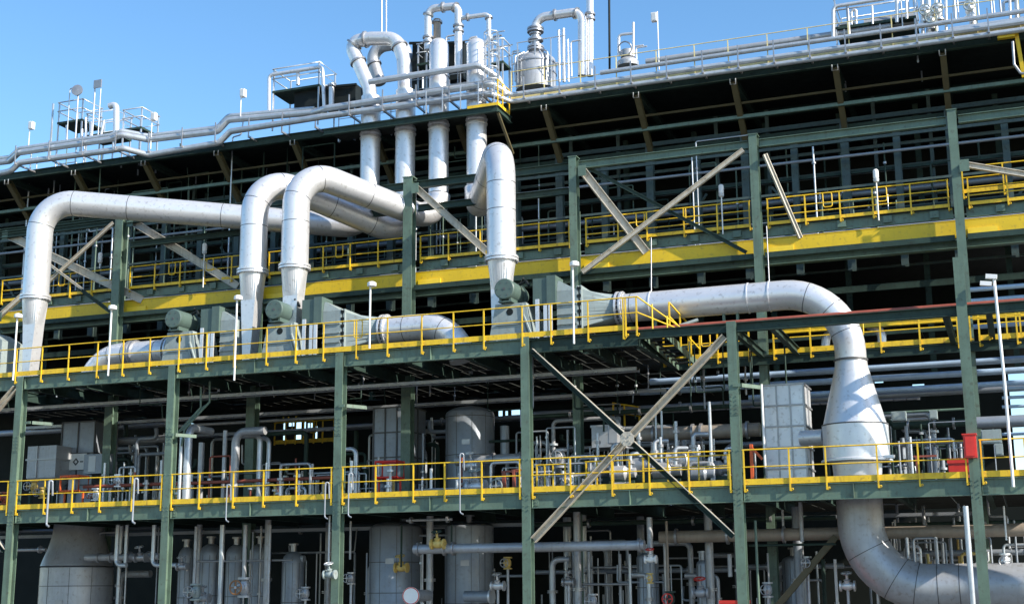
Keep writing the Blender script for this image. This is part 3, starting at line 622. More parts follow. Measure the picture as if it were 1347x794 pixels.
for x in sx:
    m = MB(); m.ibeam((x, YE+.02, ZE-.2), (x, 10, 21.72), .26, .22, .02, (0, 1, .3)); m.build('knee_brace', 'olive', pb)
    m = MB(); m.ibeam((x, YE+.12, ZE-.12), (x, 26, ZE-.12), .3, .18, .02); m.build('rafter', 'dgreen', pb)
    m = MB(); m.tube([(x-.12, YE-.1, ZE-.15), (x-.12, YE-.1, ZE-.38), (x+.1, YE-.1, ZE-.38), (x+.1, YE-.1, ZE-.15)], .025, 0, 6); m.build('hanger', 'galv', pb)
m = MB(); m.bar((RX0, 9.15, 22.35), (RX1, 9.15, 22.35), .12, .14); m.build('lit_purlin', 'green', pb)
m = MB(); m.bar((RX0, 9.6, 23.1), (RX1, 9.6, 23.1), .08, .09); m.build('thin_purlin', 'olive', pb)
for i in range(-17, 9):
    x = -.1+1.98*i; wd = .3 if i % 2 else .26
    m = MB(); m.ibeam((x, 10.1, 15.9), (x, 10.1, 21.9 if i % 2 else 21.6), .3, wd, .02, (0, 1, 0)); m.build('wall_column', 'teal', pb)
for z, s in ((21.75, .3), (19.9, .12), (18.2, .2), (16.9, .12), (15.2, .25), (13.4, .14)):
    m = MB(); m.bar((RX0, 10.35, z), (RX1, 10.35, z), .12, s); m.build('wall_rail', 'dgreen', pb)
for z, y in ((20.6, 12.4), (19.1, 12.6), (17.7, 12.2), (19.6, 13.5), (16.6, 13)):
    m = MB(); m.bar((RX0, y, z), (RX1, y, z), .08, .09); m.build('wall_rail', 'teal', pb)
for i in range(-11, 8):
    m = MB(); m.ibeam((i*3.1, 13.2, 12), (i*3.1, 13.2, ZE-.3), .25, .22, .02, (0, 1, 0)); m.build('wall_column', 'dgreen', pb)
m = MB(); m.box((RX0, 19, 15.6), (RX1, 19.1, ZE)); m.build('cladding', 'wall', pb)  # back sheets added behind the bays to keep the interior dark
m = MB(); m.box((RX0, 19.2, 0), (RX1, 19.3, 8.6)); m.build('cladding', 'wall', pb)  # added back sheet, keeps the interior dark
holes(RX0, 15.1, 8.6, 15.6)
m = MB(); m.box((RX0, 10.6, 17.0), (RX1, 19, 17.06)); m.build('floor_slab', 'floor', pb)
m = MB(); m.box((RX0, 10.6, 13.9), (12, 19, 13.96)); m.build('floor_slab', 'floor', pb)
m = MB(); m.box((RX0, 26.9, 14), (RX1, 27, ZE+.1)); m.build('cladding', 'wall', pb)  # added dark backdrop sheet at the far back
# yellow end steel at the right
p = at(1312, 48, 7.6); m = MB(); m.box((p.x, 7.5, p.z-.12), (p.x+.6, 7.7, p.z+.14)); q = at(1338, 65, 7.6); m.bar((q.x, 7.7, q.z+.9), (q.x+.15, 7.9, q.z-1.0), .14, .12)
m.build('bracket', 'girder', label='yellow bracket steel under the right end of the roof edge', cat='bracket')
m = MB(); m.tube([at(1332, 55, 7.5), at(1334, 85, 7.5), at(1345, 100, 7.5), at(1352, 90, 7.5)], .05, .1, 8); m.build('cable_loop', 'band', label='pale hanging cable loop at the right end of the roof edge', cat='cable')
# ------------------------------------------------------------------ roof edge pipes
def pxpipe(name, label, pts, r, fr=.25, mt='galv', cat='pipe', n=14, group=None, Y=None, flat=False, **k):
    P = [at(*p[:2], p[2] if len(p) > 2 else Y) for p in pts]
    if flat:
        for p in P: p.z = P[0].z
    m = MB(); m.tube(P, r, fr, n); path = m.path; o = m.build(name, mt, label=label, cat=cat, group=group); o['_p'] = 0
    return o
RG = 'pipes running along the roof edge'
YP = 6.62
uL = [(-45, 219), (13, 212), (25, 201), (146, 183), (160, 177), (196, 184), (286, 173), (300, 158), (413, 148), (428, 143), (625, 113), (645, 110), (672, 125)]
lL = [(-45, 238), (14, 225), (26, 214), (146, 198), (162, 195), (196, 204), (288, 188), (303, 173), (421, 154), (633, 124), (646, 124), (672, 134)]
def yof(a): return 7.5 if a < 14 else 6.75 if a < 170 else 7.5 if a < 420 else 6.62 if a < 660 else 7.45
def roofpipe(lab, px, zr, Y, r, mt='galv'):
    P = [at(a, b, yof(a) if Y is None else Y) for a, b in px]; e = V((26, P[-1].y, P[-1].z)); m = MB(); rl = [r*(.72 if a > 660 else 1) for a, b in px]; m.tube(P+[e] if zr else P, rl+[rl[-1]] if zr else rl, .3, 14); return m.build('roof_pipe', mt, label=lab, cat='pipe', group=RG)
roofpipe('upper silver pipe along the roof edge, stepping up twice towards the tall uprights', uL, True, None, .145)
roofpipe('lower silver pipe along the roof edge, stepping up twice towards the tall uprights', lL, True, None, .14)
P = [at(a, b-5, yof(a)+.3) for a, b in uL[:9]]; m = MB(); m.tube(P, .11, .3, 12); m.build('roof_pipe', 'galv', label='thin silver pipe behind the stepped upper roof edge pipe on the left', cat='pipe', group=RG)
roofpipe('third silver pipe above the other two on the right half of the roof edge', [(790, 96), (980, 68)], True, 7.75, .13)
P0 = at(850, 82, 8.6); m = MB(); m.tube([(P0.x, 8.6, P0.z), (12, 8.6, P0.z)], .14, 0, 16); m.build('roof_pipe', 'clad2', label='grey pipe behind the guardrail on the right half of the roof', cat='pipe', group=RG)
P0 = at(486, 108, 6.5); P1 = at(630, 89, 6.5); m = MB(); m.tube([P0, (P1.x, 6.5, P0.z), (P1.x+.6, 7.2, P0.z-.4), (P1.x+.9, 7.2, P0.z-1.2)], .135, .3, 14); m.build('roof_pipe', 'galv', label='grey pipe crossing in front of the four tall uprights', cat='pipe', group=RG)
# pipe shoes
for i in range(0, 34):
    x = -31+1.42*i; z = 24.1
sup = thing('pipe_support_row', 'row of small brackets holding the silver pipes at the roof edge', 'pipe supports', (-5, 7.5, 24))
for px in list(range(20, 640, 44))+list(range(690, 1340, 47)):
    yb = 236-px*.1465; ys = yof(px)-.1; p = at(px, yb, ys); m = MB(); m.box((p.x-.04, ys-.1, ZE+.02), (p.x+.04, YE, ZE+.1)); m.bar((p.x, ys-.1, ZE), (p.x, ys-.1, ZE+.95), .05, .04); m.build('bracket', 'band', sup)
# ------------------------------------------------------------------ mid platform with uprights
p0, p1 = at(428, 166, 6.4), at(655, 140, 6.4); ZM = p1.z
pm = thing('platform', 'roof platform pierced by the four tall white uprights', 'platform', ((p0.x+p1.x)/2, 7.2, ZM))
m = MB(); m.box((p0.x, 6.3, ZM), (p1.x, YE-.12, ZM+.06)); m.build('floor_plate', 'floor', pm)
m = MB(); m.ibeam((p0.x, 6.3, ZM-.13), (p1.x, 6.3, ZM-.13), .26, .16, .02); m.ibeam((p1.x, 6.3, ZM-.13), (p1.x, 7.85, ZM-.13), .26, .16, .02); m.build('edge_beam', 'dgreen', pm)
m = MB(); m.bar((p1.x, 6.4, ZM-.27), (p1.x, YE+.1, ZM-1.5), .1, .1); m.build('knee_brace', 'olive', pm)
m = MB(); m.box((p1.x-1.3, 6.27, ZM+.0), (p1.x, 6.285, ZM+.14)); m.build('toe_board', 'yellow', pm)
for lab, px, ux, ze in arch:
    x = UPX[ux]; top = {487: at(487, 128, YU).z, 533: at(533, 120, YU).z, 577: at(577, 62, YU).z, 627: at(627, 62, YU).z}[ux]
    r = .42
    pr = [(r, ze+1.25), (r, top)]
    if ux > 540: pr += [(r*math.cos(i*PI/12), top+.38*math.sin(i*PI/12)) for i in range(1, 7)]
    m = MB(); m.lathe((x, YU, 0), pr, (0, 0, 1), 32)
    nm = {487: 'leftmost of the four tall white uprights through the roof platform', 533: 'second tall white upright through the roof platform', 577: 'third tall white upright, ending in a dome below a looped pipe', 627: 'rightmost tall white upright, its dome beside the caged ladder'}[ux]
    o = m.build('upright_pipe', 'clad', label=nm, cat='pipe', group='tall uprights through the roof')
    for z in (ZM-.35, ZM-.15, ZM+1.2, ZM+2.0):
        if z < top: m = MB(); m.lathe((x, YU, z), [(r-.01, -.03), (r+.04, -.03), (r+.04, .03), (r-.01, .03)], (0, 0, 1), 32); m.build('support_ring', 'clad', o)
    m = MB(); m.box((x-.55, 6.5, ZM+.07), (x+.55, 7.85, ZM+.12)); m.build('sleeve_plate', 'galv', o)
def rp(label, pts, r, fr=.4, mt='clad', n=20, fl=(), Y=YU, nm='roof_pipe', cat='pipe'):
    P = [at(p[0], p[1], p[2] if len(p) > 2 else Y) for p in pts]; m = MB(); m.tube(P, r, fr, n); path = m.path; o = m.build(nm, mt, label=label, cat=cat)
    for f in fl: seam(o, f, path, 'flange', 'band', .04, .07)
    return o
rp('white hairpin pipe arch joining the two left uprights above the roof', [(487, 132), (486, 116), (460, 56), (488, 51), (522, 51), (531, 78), (533, 124)], .30, .75, n=28, fl=(.26, .38, .46, .70))
rp('grey pipe arch half hidden behind the white hairpin arch on the roof', [(500, 110, 9.2), (485, 64, 9.2), (530, 56, 9.2), (545, 110, 9.2)], .28, .6, 'clad2', fl=(.2, .8))
rp('slim white looped pipe with four flanges at the top of the third upright', [(563, 66), (563, 12), (603, 8), (603, 88)], .165, .35, fl=(.06, .10, .28, .42, .52, .68, .72), n=20)
rp('short tan pipe stub rising beside the looped pipe on the third upright', [(575, 62, 7.5), (575, 26, 7.5)], .16, 0, 'tan', fl=(.9,))
rp('thin white pipe bending from the looped pipe over the rightmost upright', [(608, 24), (643, 19), (643, 52), (636, 60)], .10, .2, fl=(.1, .5), n=14)
rp('thin twin lightning rods above the white hairpin arch', [(502, 46), (502, -30)], .035, 0, 'galv', n=8, nm='lightning_rod', cat='lightning rod')
rp('second thin rod of the pair above the white hairpin arch', [(508, 46), (508, -30)], .035, 0, 'galv', n=8, nm='lightning_rod', cat='lightning rod')
rp('tall thin dark mast standing on the roof right of the vent pipes', [(802, 95, 8.6), (801, -40, 8.6)], .05, 0, 'dark', n=8, nm='mast', cat='mast')
# dark machinery between the uprights
for i, (x0, y0, x1, y1, lab) in enumerate(((545, 60, 560, 120, 'dark fin shaped cowl behind the right leg of the hairpin arch'), (590, 60, 612, 105, 'dark steel housing between the third and fourth uprights'), (430, 118, 470, 140, 'dark housing left of the hairpin arch on the roof edge'))):
    p, q = at(x0, y0, 8.8), at(x1, y1, 8.8); m = MB(); m.box((p.x, 8.6, q.z), (q.x, 9.6, p.z)); m.bar((p.x-.1, 8.5, p.z), (q.x+.1, 8.5, p.z-.1), .1, .1); m.build('machine_housing', 'dark', label=lab, cat='housing')
# caged ladder
p, q = at(650, 118, 7.0), at(656, 46, 7.0)
lad = thing('caged_ladder', 'grey caged ladder beside the rightmost tall upright', 'ladder', (p.x, 7, p.z))
for s in (-.2, .2): m = MB(); m.bar((p.x+s, 7, p.z), (p.x+s, 7, q.z), .05, .04, (0, 1, 0)); m.build('stile', 'galv', lad)
m = MB()
for i in range(9): z = p.z+(q.z-p.z)*(i+.5)/9; m.tube([(p.x-.2, 7, z), (p.x+.2, 7, z)], .018, 0, 6)
m.build('rung', 'galv', lad)
m = MB()
for i in range(5): z = p.z+.3+(q.z-p.z-.3)*i/4; m.tube([(p.x-.2, 7, z), (p.x-.3, 6.6, z), (p.x, 6.35, z), (p.x+.3, 6.6, z), (p.x+.2, 7, z)], .022, .1, 6)
for dx, y in ((-.28, 6.6), (0, 6.36), (.28, 6.6)): m.bar((p.x+dx, y, p.z+.3), (p.x+dx, y, q.z), .03, .02)
m.build('cage', 'galv', lad)
# yellow and grey guard rails of the roof
guardrail((at(672, 105, 7.9).x, 7.85, 23.95), (RX1-1, 7.85, 23.95), 'pale yellow guardrail along the right half of the roof edge', n=20, h=1.22, th=.04, toe=.14, below=.1, m_='paley')
m = MB(); m.box((at(668, 105, 7.9).x, YE-.14, ZE+.1), (RX1-1, YE-.12, ZE+.24)); m.build('toe_board', 'yellow', pb, 'yellow toe board along the right half of the roof edge')
guardrail((at(560, 120, 6.4).x, 6.35, ZM+.08), (p1.x-.1, 6.35, ZM+.08), 'grey guardrail at the right end of the platform with the uprights', n=5, h=1.1, th=.045, toe=0, below=.05, m_='galv')
guardrail((p1.x-.02, 6.4, ZM+.08), (p1.x-.02, 7.8, ZM+.08), 'yellow guardrail closing the right side of the platform with the uprights', n=3, h=1.1, th=.05, below=.05, out=V((1, 0, 0)))
# roof vessel with its piping
vX, vY = at(705, 100, 9).x, 9.0; vz0, vz1 = at(705, 120, 9).z, at(705, 76, 9).z
m = MB(); m.lathe((vX, vY, 0), [(.86, vz0), (.86, vz1-.25)]+[(.86*math.cos(i*PI/12), vz1-.25+.4*math.sin(i*PI/12)) for i in range(1, 6)]+[(.2, vz1+.16), (.2, vz1+.3)], (0, 0, 1), 36); o = m.build('roof_vessel', 'clad2', label='round grey vessel with domed top standing on the roof', cat='vessel')
for z in (vz1-.35, vz1-.8): m = MB(); m.lathe((vX, vY, z), [(.85, -.03), (.89, -.03), (.89, .03), (.85, .03)], (0, 0, 1), 36); m.build('band', 'band', o)
m = MB()
for zz, r in ((.3, .36), (.42, .36), (.75, .34), (1.15, .36), (1.27, .36)): m.lathe((vX, vY, vz1+zz), [(r, 0), (r, .08)], (0, 0, 1), 20)
m.lathe((vX, vY, vz1+.3), [(.2, 0), (.2, 1.0)], (0, 0, 1), 20); m.build('neck_flange', 'band', o)
for dx in (-.7, -.4, .45, .75): m = MB(); m.tube([(vX+dx, vY-.65, vz0+.3), (vX+dx, vY-.65, vz1-.1), (vX+dx*.6, vY-.3, vz1+.2)], .04, .1, 8); m.build('small_pipe', 'galv', o)
rp('white pipe arching from the roof vessel over to the right', [(704, 62, 9), (704, 24, 9), (766, 15, 9), (766, 100, 9)], .19, .5, fl=(.1, .14, .34, .5), n=22)
rp('straight white vent pipe with a flange rising out of the top of the picture', [(776, 100, 9.3), (776, -30, 9.3)], .16, 0, fl=(.57, .62), n=20)
guardrail(at(680, 108, 8.2), V((at(745, 100, 8.2).x, 8.2, at(680, 108, 8.2).z)), 'grey guardrail in front of the round roof vessel', n=4, h=1.75, th=.045, toe=0, below=.05, m_='galv')
for i, px in enumerate((736, 742, 748)):
    rp(['first of three thin upright tubes right of the roof vessel', 'tallest of three thin upright tubes right of the roof vessel', 'last of three thin upright tubes right of the roof vessel'][i], [(px, 108, 8.4), (px-1, (40, 38, 52)[i], 8.4)], (.06, .07, .04)[i], 0, 'clad', n=8, nm='vent_tube', cat='vent')
# small H shaped vent and manway
rp('H shaped pair of small white vent tubes on the roof', [(814, 74, 8.8), (814, 46, 8.8), (834, 44, 8.8)], .06, .15, n=10, nm='vent_tube', cat='vent')
rp('thin white spike next to the H shaped vents on the roof', [(833, 74, 8.8), (833, 30, 8.8)], .055, 0, n=8, nm='vent_tube', cat='vent')
p = at(826, 82, 8.9); m = MB(); m.lathe((p.x, 8.9, p.z-.2), [(.45, 0), (.45, .2), (.3, .34), (.1, .4)], (0, 0, 1), 24); m.lathe((p.x, 8.9, p.z+.2), [(.3, 0), (.3, .3)], (0, 0, 1), 16); m.ring((p.x, 8.5, p.z+.45), (0, 1, .4), .28, .03); m.build('roof_vent', 'clad2', label='squat round hatch with handwheel on the roof below the H shaped vents', cat='hatch')
# ------------------------------------------------------------------ lamp posts
def lamppost(label, px, yb, yt, Y, head='flood', side=1, r=.024, group='lamp posts'):
    b, t = at(px, yb, Y), at(px, yt, Y); o = thing('lamp_post', label, 'lamp post', (b.x, Y, b.z), group)
    m = MB(); m.tube([(b.x, Y, b.z), (b.x, Y, t.z)], r, 0, 8); m.build('pole', 'white', o); x = b.x
    if head == 'flood':
        m = MB(); m.box((x-.12+side*.12, Y-.12, t.z-.42), (x+.1+side*.12, Y+.1, t.z-.06)); h = m.build('lamp_head', 'white', o)
        m = MB(); m.box((x-.09+side*.12, Y-.13, t.z-.39), (x+.07+side*.12, Y-.121, t.z-.09)); m.build('lens', 'glass', h)
    elif head == 'cap':
        m = MB(); m.lathe((x+side*.08, Y-.05, t.z-.05), [(.16, -.06), (.16, .06), (.09, .1)], (0, 0, 1), 14); m.build('lamp_head', 'white', o)
    else:
        m = MB(); m.lathe((x, Y, t.z), [(.04, -.36), (.05, -.26), (.1, -.18), (.1, .08), (.06, .13)], (0, 0, 1), 14); h = m.build('lamp_head', 'white', o)
        m = MB(); m.lathe((x, Y, t.z-.25), [(.03, -.12), (.09, -.08), (.11, .02)], (0, 0, 1), 12); m.build('globe', 'glass', h)
    return o
for a in ((37, 199, 160, 7.4, 'white lamp post on the roof edge furthest left'), (198, 196, 148, 7.4, 'white lamp post on the roof edge right of the vent platform'), (316, 158, 117, 7.4, 'white lamp post on the roof edge left of the box platform'), (867, 92, 15, 8.0, 'white lamp post on the roof edge in the clear right of the mast')):
    lamppost(a[4], *a[:4], 'flood', -1 if a[0] > 800 else 1)
for a in ((17, 500, 415, 'white lamp post on the upper deck at the left edge'), (142, 494, 404, 'white lamp post in front of the left duct bend'), (308, 500, 391, 'white lamp post just left of the twin arches'), (486, 458, 373, 'white lamp post in front of the duct right of the twin arches'), (755, 452, 346, 'white lamp post beside the right fan unit')):
    lamppost(a[3], a[0], a[1], a[2], -.28, 'cap', 1, .035)
for a in ((131, 353, 336, 'small bulb lamp in the dark above the leftmost walkway rail'), (267, 378, 324, 'small bulb lamp left of the twin white arches'), (951, 308, 247, 'bulb lamp on the girder walkway before the fourth rear column'), (1156, 290, 227, 'bulb lamp on the girder walkway between the last two columns')):
    lamppost(a[3], *a[:3], 5.85, 'bulb', 1, .025)
b = at(1331, 600, -1); o = thing('lamp_post', 'tall pale lamp post with twin floodlights at the right edge', 'lamp post', (b.x, -1, b.z), 'lamp posts')
p0, p1, p2 = at(1333, 640, -.25), at(1321, 500, -.25), at(1307, 366, -.25)
m = MB(); m.tube([p0, V((p0.x, -.25, p1.z)), V((p0.x-.05, -.25, p2.z))], .045, 0, 10); m.build('pole', 'white', o)
for dx, dz in ((-.05, .02), (-.22, -.18)): m = MB(); c = p2+V((dx+.05, -.05, dz)); m.bar(c+V((-.22, 0, .05)), c+V((.1, 0, 0)), .16, .13); m.build('lamp_head', 'white', o)
# ------------------------------------------------------------------ roof platforms on the left
def roofplat(label, x0, y0, x1, y1, Y, depth, rail=1.0, mt='galv'):
    p, q = at(x0, y0, Y), at(x1, y1, Y); z = p.z; t = thing('platform', label, 'platform', ((p.x+q.x)/2, Y, z-1.6))
    m = MB(); m.box((p.x, Y, z-.1), (q.x, Y+depth, z)); m.build('floor_plate', 'dgreen', t)
    for x in (p.x+.05, q.x-.05):
        for y in (Y+.05, Y+depth-.05): m = MB(); m.bar((x, y, z-1.9), (x, y, z+rail), .06, .06); m.build('leg', mt, t)
    for h in (rail, rail*.55):
        m = MB(); m.tube([(p.x, Y, z+h), (q.x, Y, z+h), (q.x, Y+depth, z+h), (p.x, Y+depth, z+h), (p.x, Y, z+h)], .03, 0, 6); m.build('rail', mt, t)
    return t, p, q, z
t, p, q, z = roofplat('small grey railed platform with two antennas at upper left', 75, 161, 108, 158, 8.3, 1.5)
m = MB(); m.bar((p.x-.3, 8.3, z-1.9), (p.x-.3, 8.3, z+1.0), .07, .07); m.build('leg', 'galv', t)
t, p, q, z = roofplat('small grey railed platform beside the short vent stack at upper left', 160, 170, 186, 166, 8.3, 1.4, .95)
roofplat('low green railed platform between the two antenna poles and the vent stack', 112, 178, 150, 172, 9.2, 1.4, 1.1)
t, p, q, z = roofplat('railed platform on legs with a dark box below at upper left centre', 358, 120, 420, 110, 8.3, 1.6, 1.05)
a, b = at(386, 117, 8.5), at(415, 141, 8.5); m = MB(); m.box((a.x, 8.6, b.z), (b.x, 9.6, a.z-.05)); m.build('machine_housing', 'dark', label='dark box under the railed platform left of the uprights', cat='housing')
rp('white pipe frame looping over the railed platform left of the uprights', [(354, 146, 8.2), (354, 99, 8.2), (424, 88, 8.2), (427, 146, 8.2)], .085, .2, n=12)
rp('short white pipe standing in the middle of the box platform', [(392, 112, 8.3), (392, 92, 8.3)], .09, 0, n=10)
rp('short thick white pipe stub left of the hairpin arch', [(436, 140, 8.2), (436, 110, 8.2)], .12, 0, n=12, fl=(.9,))
rp('short white vent stack with bent top at upper left', [(153, 178, 8.2), (153, 137, 8.2), (144, 140, 8.2)], .15, .2, n=16)
def antenna(label, px, yb, yt, shape):
    b, tt = at(px, yb, 8.1), at(px, yt, 8.1); o = thing('antenna', label, 'antenna', (b.x, 8.1, b.z)); x = b.x
    m = MB(); m.tube([(x, 8.1, b.z), (x, 8.1, tt.z)], .04, 0, 8); m.build('pole', 'galv', o); m = MB()
    if shape == 'disc':
        m.lathe((x, 8.0, tt.z-.05), [(.02, -.1), (.27, -.06), (.28, .02), (.02, .05)], (.25, -1, .1), 24); m.build('dish', 'band', o)
        m = MB(); m.tube([(x-.55, 8.15, b.z), (x-.55, 8.15, tt.z+.15), (x, 8.1, tt.z+.2)], .03, .1, 6); m.build('brace', 'galv', o)
    else:
        m.box((x-.02, 8.0, tt.z-.38), (x+.42, 8.06, tt.z+.02)); m.build('panel', 'band', o)
        m = MB(); m.tube([(x+.3, 8.15, b.z), (x+.3, 8.15, tt.z-.4)], .03, 0, 6); m.build('brace', 'galv', o)
antenna('round dish antenna on a pole at upper left', 99, 185, 119, 'disc'); antenna('flat panel antenna on a pole at upper left', 121, 182, 108, 'panel')
for i, (px, y0, y1) in enumerate(((108, 184, 170), (113, 184, 155), (119, 184, 160), (88, 186, 165), (133, 178, 158))):
    rp(['thin upright pipe under the round dish antenna', 'thin pale pipe between the two antennas', 'short pale pipe left of the panel antenna pole', 'short thin pipe at the left leg of the antenna platform', 'short slanting pipe right of the panel antenna'][i], [(px, y0, 8.2), (px+(4 if i == 4 else 0), y1, 8.2)], .06, 0, 'clad', n=8)
# ------------------------------------------------------------------ roof equipment at the upper right
t, p, q, z = roofplat('white railed equipment platform at the upper right of the roof', 1098, 36, 1205, 22, 8.4, 2.2, 1.25)
rp('white pipe frame over the equipment platform at upper right', [(1096, 52, 8.2), (1096, 9, 8.2), (1180, -4, 8.2), (1180, 30, 8.2)], .075, .2, n=10)
rp('white hairpin tube standing on the equipment platform', [(1120, 34, 8.6), (1120, 14, 8.6), (1126, 13, 8.6), (1126, 33, 8.6)], .06, .12, n=10)
a, b = at(1136, 23, 8.8), at(1206, 34, 8.8); m = MB(); m.tube([(a.x, 9.0, (a.z+b.z)/2), (b.x, 9.0, (a.z+b.z)/2)], .3, 0, 20); m.build('header_pipe', 'clad2', label='lying grey header drum on the equipment platform at upper right', cat='drum')
def valve(label, c, s=1.0, mt='band', wheel='grey', vert=True, group='valves'):
    o = thing('valve', label, 'valve', c, group); c = V(c)
    m = MB(); m.lathe(c, [(.10*s, -.28*s), (.2*s, -.28*s), (.2*s, -.22*s), (.1*s, -.2*s), (.16*s, -.08*s), (.16*s, .08*s), (.1*s, .2*s), (.2*s, .22*s), (.2*s, .28*s), (.1*s, .28*s)], (0, 0, 1) if vert else (1, 0, 0), 14); m.build('valve_body', mt, o)
    d = V((0, -1, 0)) if vert else V((0, -.3, .95)); m = MB(); m.lathe(c, [(.09*s, .1*s), (.13*s, .22*s), (.05*s, .26*s), (.04*s, .5*s)], d, 10); m.build('bonnet', mt, o)
    m = MB(); m.ring(c+d*.48*s, d, .19*s, .022*s, 16, 5); x, y = ortho(d)
    for k in (x, y): m.bar(c+d*.48*s-k*.19*s, c+d*.48*s+k*.19*s, .03*s, .03*s)
    m.build('handwheel', wheel, o); return o
for i, (px, py) in enumerate(((1218, 20), (1226, 30), (1234, 18), (1276, 14))):
    c = at(px, py, 8.2); valve(['white valve at the left of the roof valve cluster at upper right', 'lowest white valve of the roof valve cluster at upper right', 'white valve at the right of the roof valve cluster at upper right', 'lone grey valve on the roof near the upper right corner'][i], c, 1.1, 'clad')
for i, (px, y0, y1, r) in enumerate(((1214, 45, -8, .07), (1222, 48, -8, .1), (1232, 50, -8, .07), (1245, 58, -8, .05), (1280, 35, -8, .13), (1329, 25, -8, .05), (1338, 25, -8, .08), (1148, 32, 8, .04), (1193, 25, -4, .05))):
    rp(['thin pipe at the left of the upper right valve cluster', 'thicker pipe in the middle of the upper right valve cluster', 'thin pipe at the right of the upper right valve cluster', 'tall thin post right of the valve cluster', 'white standpipe near the upper right corner', 'thin post near the upper right corner', 'white pipe cut by the top edge in the upper right corner', 'thin tube on the equipment platform', 'slim post at the right end of the equipment platform'][i], [(px, y0, 8.1), (px-1, y1, 8.1)], r, 0, 'clad', n=8, nm='standpipe')
rp('silver pipe crossing in front of the upper right corner', [(1250, 40, 7.6), (1400, 18, 7.6)], .11, 0, 'galv', n=12)
# ================================================================== pipework in the shade
def vp(label, px, y0, y1, Y, rpx, mt='clad2', top=None, bot=None, group=None, nm='process_pipe', fl=()):
    """vertical pipe; top/bot = ('x'|'y', length) elbows"""
    a, b = at(px, y0, Y), at(px, y1, Y); x = (a.x+b.x)/2; sc = (V((x, Y, a.z))-CAM).dot(FW)/FPX; r = rpx*sc; P = [V((x, Y, a.z)), V((x, Y, b.z))]
    if top: P.insert(0, P[0]+V((top[1], 0, 0)) if top[0] == 'x' else P[0]+V((0, top[1], 0)))
    if bot: P.append(P[-1]+V((bot[1], 0, 0)) if bot[0] == 'x' else P[-1]+V((0, bot[1], 0)))
    m = MB(); m.tube(P, r, r*2.6, 14 if rpx > 2 else 8); path = m.path; o = m.build(nm, mt, label=label, cat='pipe', group=group)
    for f in fl: seam(o, f, path, 'flange', 'band', .035, .06)
    return o
def hp(label, x0, x1, py, Y, rpx, mt='clad2', fl=(), group=None):
    a, b = at(x0, py, Y), at(x1, py, Y); sc = (a-CAM).dot(FW)/FPX; r = rpx*sc; m = MB(); m.tube([a, (b.x, Y, a.z)], r, 0, 14 if rpx > 2 else 8); path = m.path; o = m.build('process_pipe', mt, label=label, cat='pipe', group=group)
    for f in fl: seam(o, f, path, 'flange', 'band', .04, .07)
    return o
# mid level
for a in (('bright silver pipe, thicker of the twin right of the second front column', 246.5, 562, 662, 1.2, 5.2, 'galv', ('y', 1.5), None), ('bright silver pipe, thinner of the twin right of the second front column', 237, 574, 662, 1.0, 2.2, 'galv', None, None),
          ('slim grey pipe in shade right of the silver twin pipes', 264, 582, 660, 4, 4, 'clad2', None, None), ('thin grey pipe with a knob left of the grey hairpin pipe', 295, 566, 660, 3.5, 3, 'clad2', None, None),
          ('grey pipe bending right at its top, halfway between second and third front columns', 309, 568, 658, 3, 5.5, 'clad2', ('x', 1.3), None), ('pale blue grey pipe right of the bent one', 341, 572, 657, 3.6, 3.5, 'galv', ('x', -.9), None),
          ('slim blue grey pipe with bent top left of the yellow lit gap', 353, 576, 657, 4, 3, 'galv', ('x', -.5), None), ('slim pale pipe with hooked top right of the third front column', 468, 590, 652, 3, 3, 'galv', ('x', -.4), None),
          ('dark pipe rising beside the dark round tank', 664, 560, 605, 7, 6, 'vessel', None, None), ('thin upright tube left of the X brace plate', 871, 540, 610, 4, 1.5, 'galv', None, None), ('second thin upright tube behind the X brace centre', 863, 536, 600, 4.2, 1.5, 'galv', None, None), ('tube in front of the lagged pipe right of the X brace plate', 935, 528, 640, 3, 2.2, 'galv', None, None),
          ('thin white tube left of the pale ribbed casing', 1004, 505, 615, 2, 1.6, 'white', None, None)):
    vp(*a[:7], top=a[7], bot=a[8])
hp('thick lagged pipe behind the X brace, running to the ribbed casing', 842, 1000, 572, 4.5, 9, 'tan', (.12, .45, .52, .9))
hp('grey pipe joining the dark round tank to the valves on its right', 600, 690, 606, 5.6, 6.5, 'clad2', (.55, .95))
hp('slim grey pipe in shade behind the tall casing with the logo plate', 0, 222, 570, 9, 4, 'clad2')
hp('dim pipe behind the silver twin pipes', 140, 220, 581, 8, 5, 'clad2')
hp('dim grey pipe under the upper deck between the first three columns', 235, 445, 560, 7, 2, 'clad2')
hp('red brown pipe behind the guardrail between the first two columns', 110, 222, 640, 3, 2.2, 'brown'); hp('red brown pipe behind the guardrail between the second and third columns', 228, 440, 636, 3, 2.2, 'brown')
hp('dark horizontal pipe right of the tall right column', 1285, 1420, 556, 5, 8, 'vessel')
for i, (py, Y, r, x0) in enumerate(((489, 7, 3.8, 855), (503, 7.6, 3.6, 985), (516, 8.4, 3.2, 850), (526, 8.8, 3.5, 700))):
    hp(['topmost blue sky lit pipe behind the cone vessel', 'second blue sky lit pipe behind the cone vessel, with a capped end', 'third blue sky lit pipe behind the cone vessel', 'lowest dark pipe of the rack behind the X brace'][i], (855, 842, 985, 700)[i], 1420, (502, 516, 523, 545)[i], Y, r*1.1, 'blue' if i < 3 else 'vessel', (.1, .3), 'pipe rack behind the cone vessel')
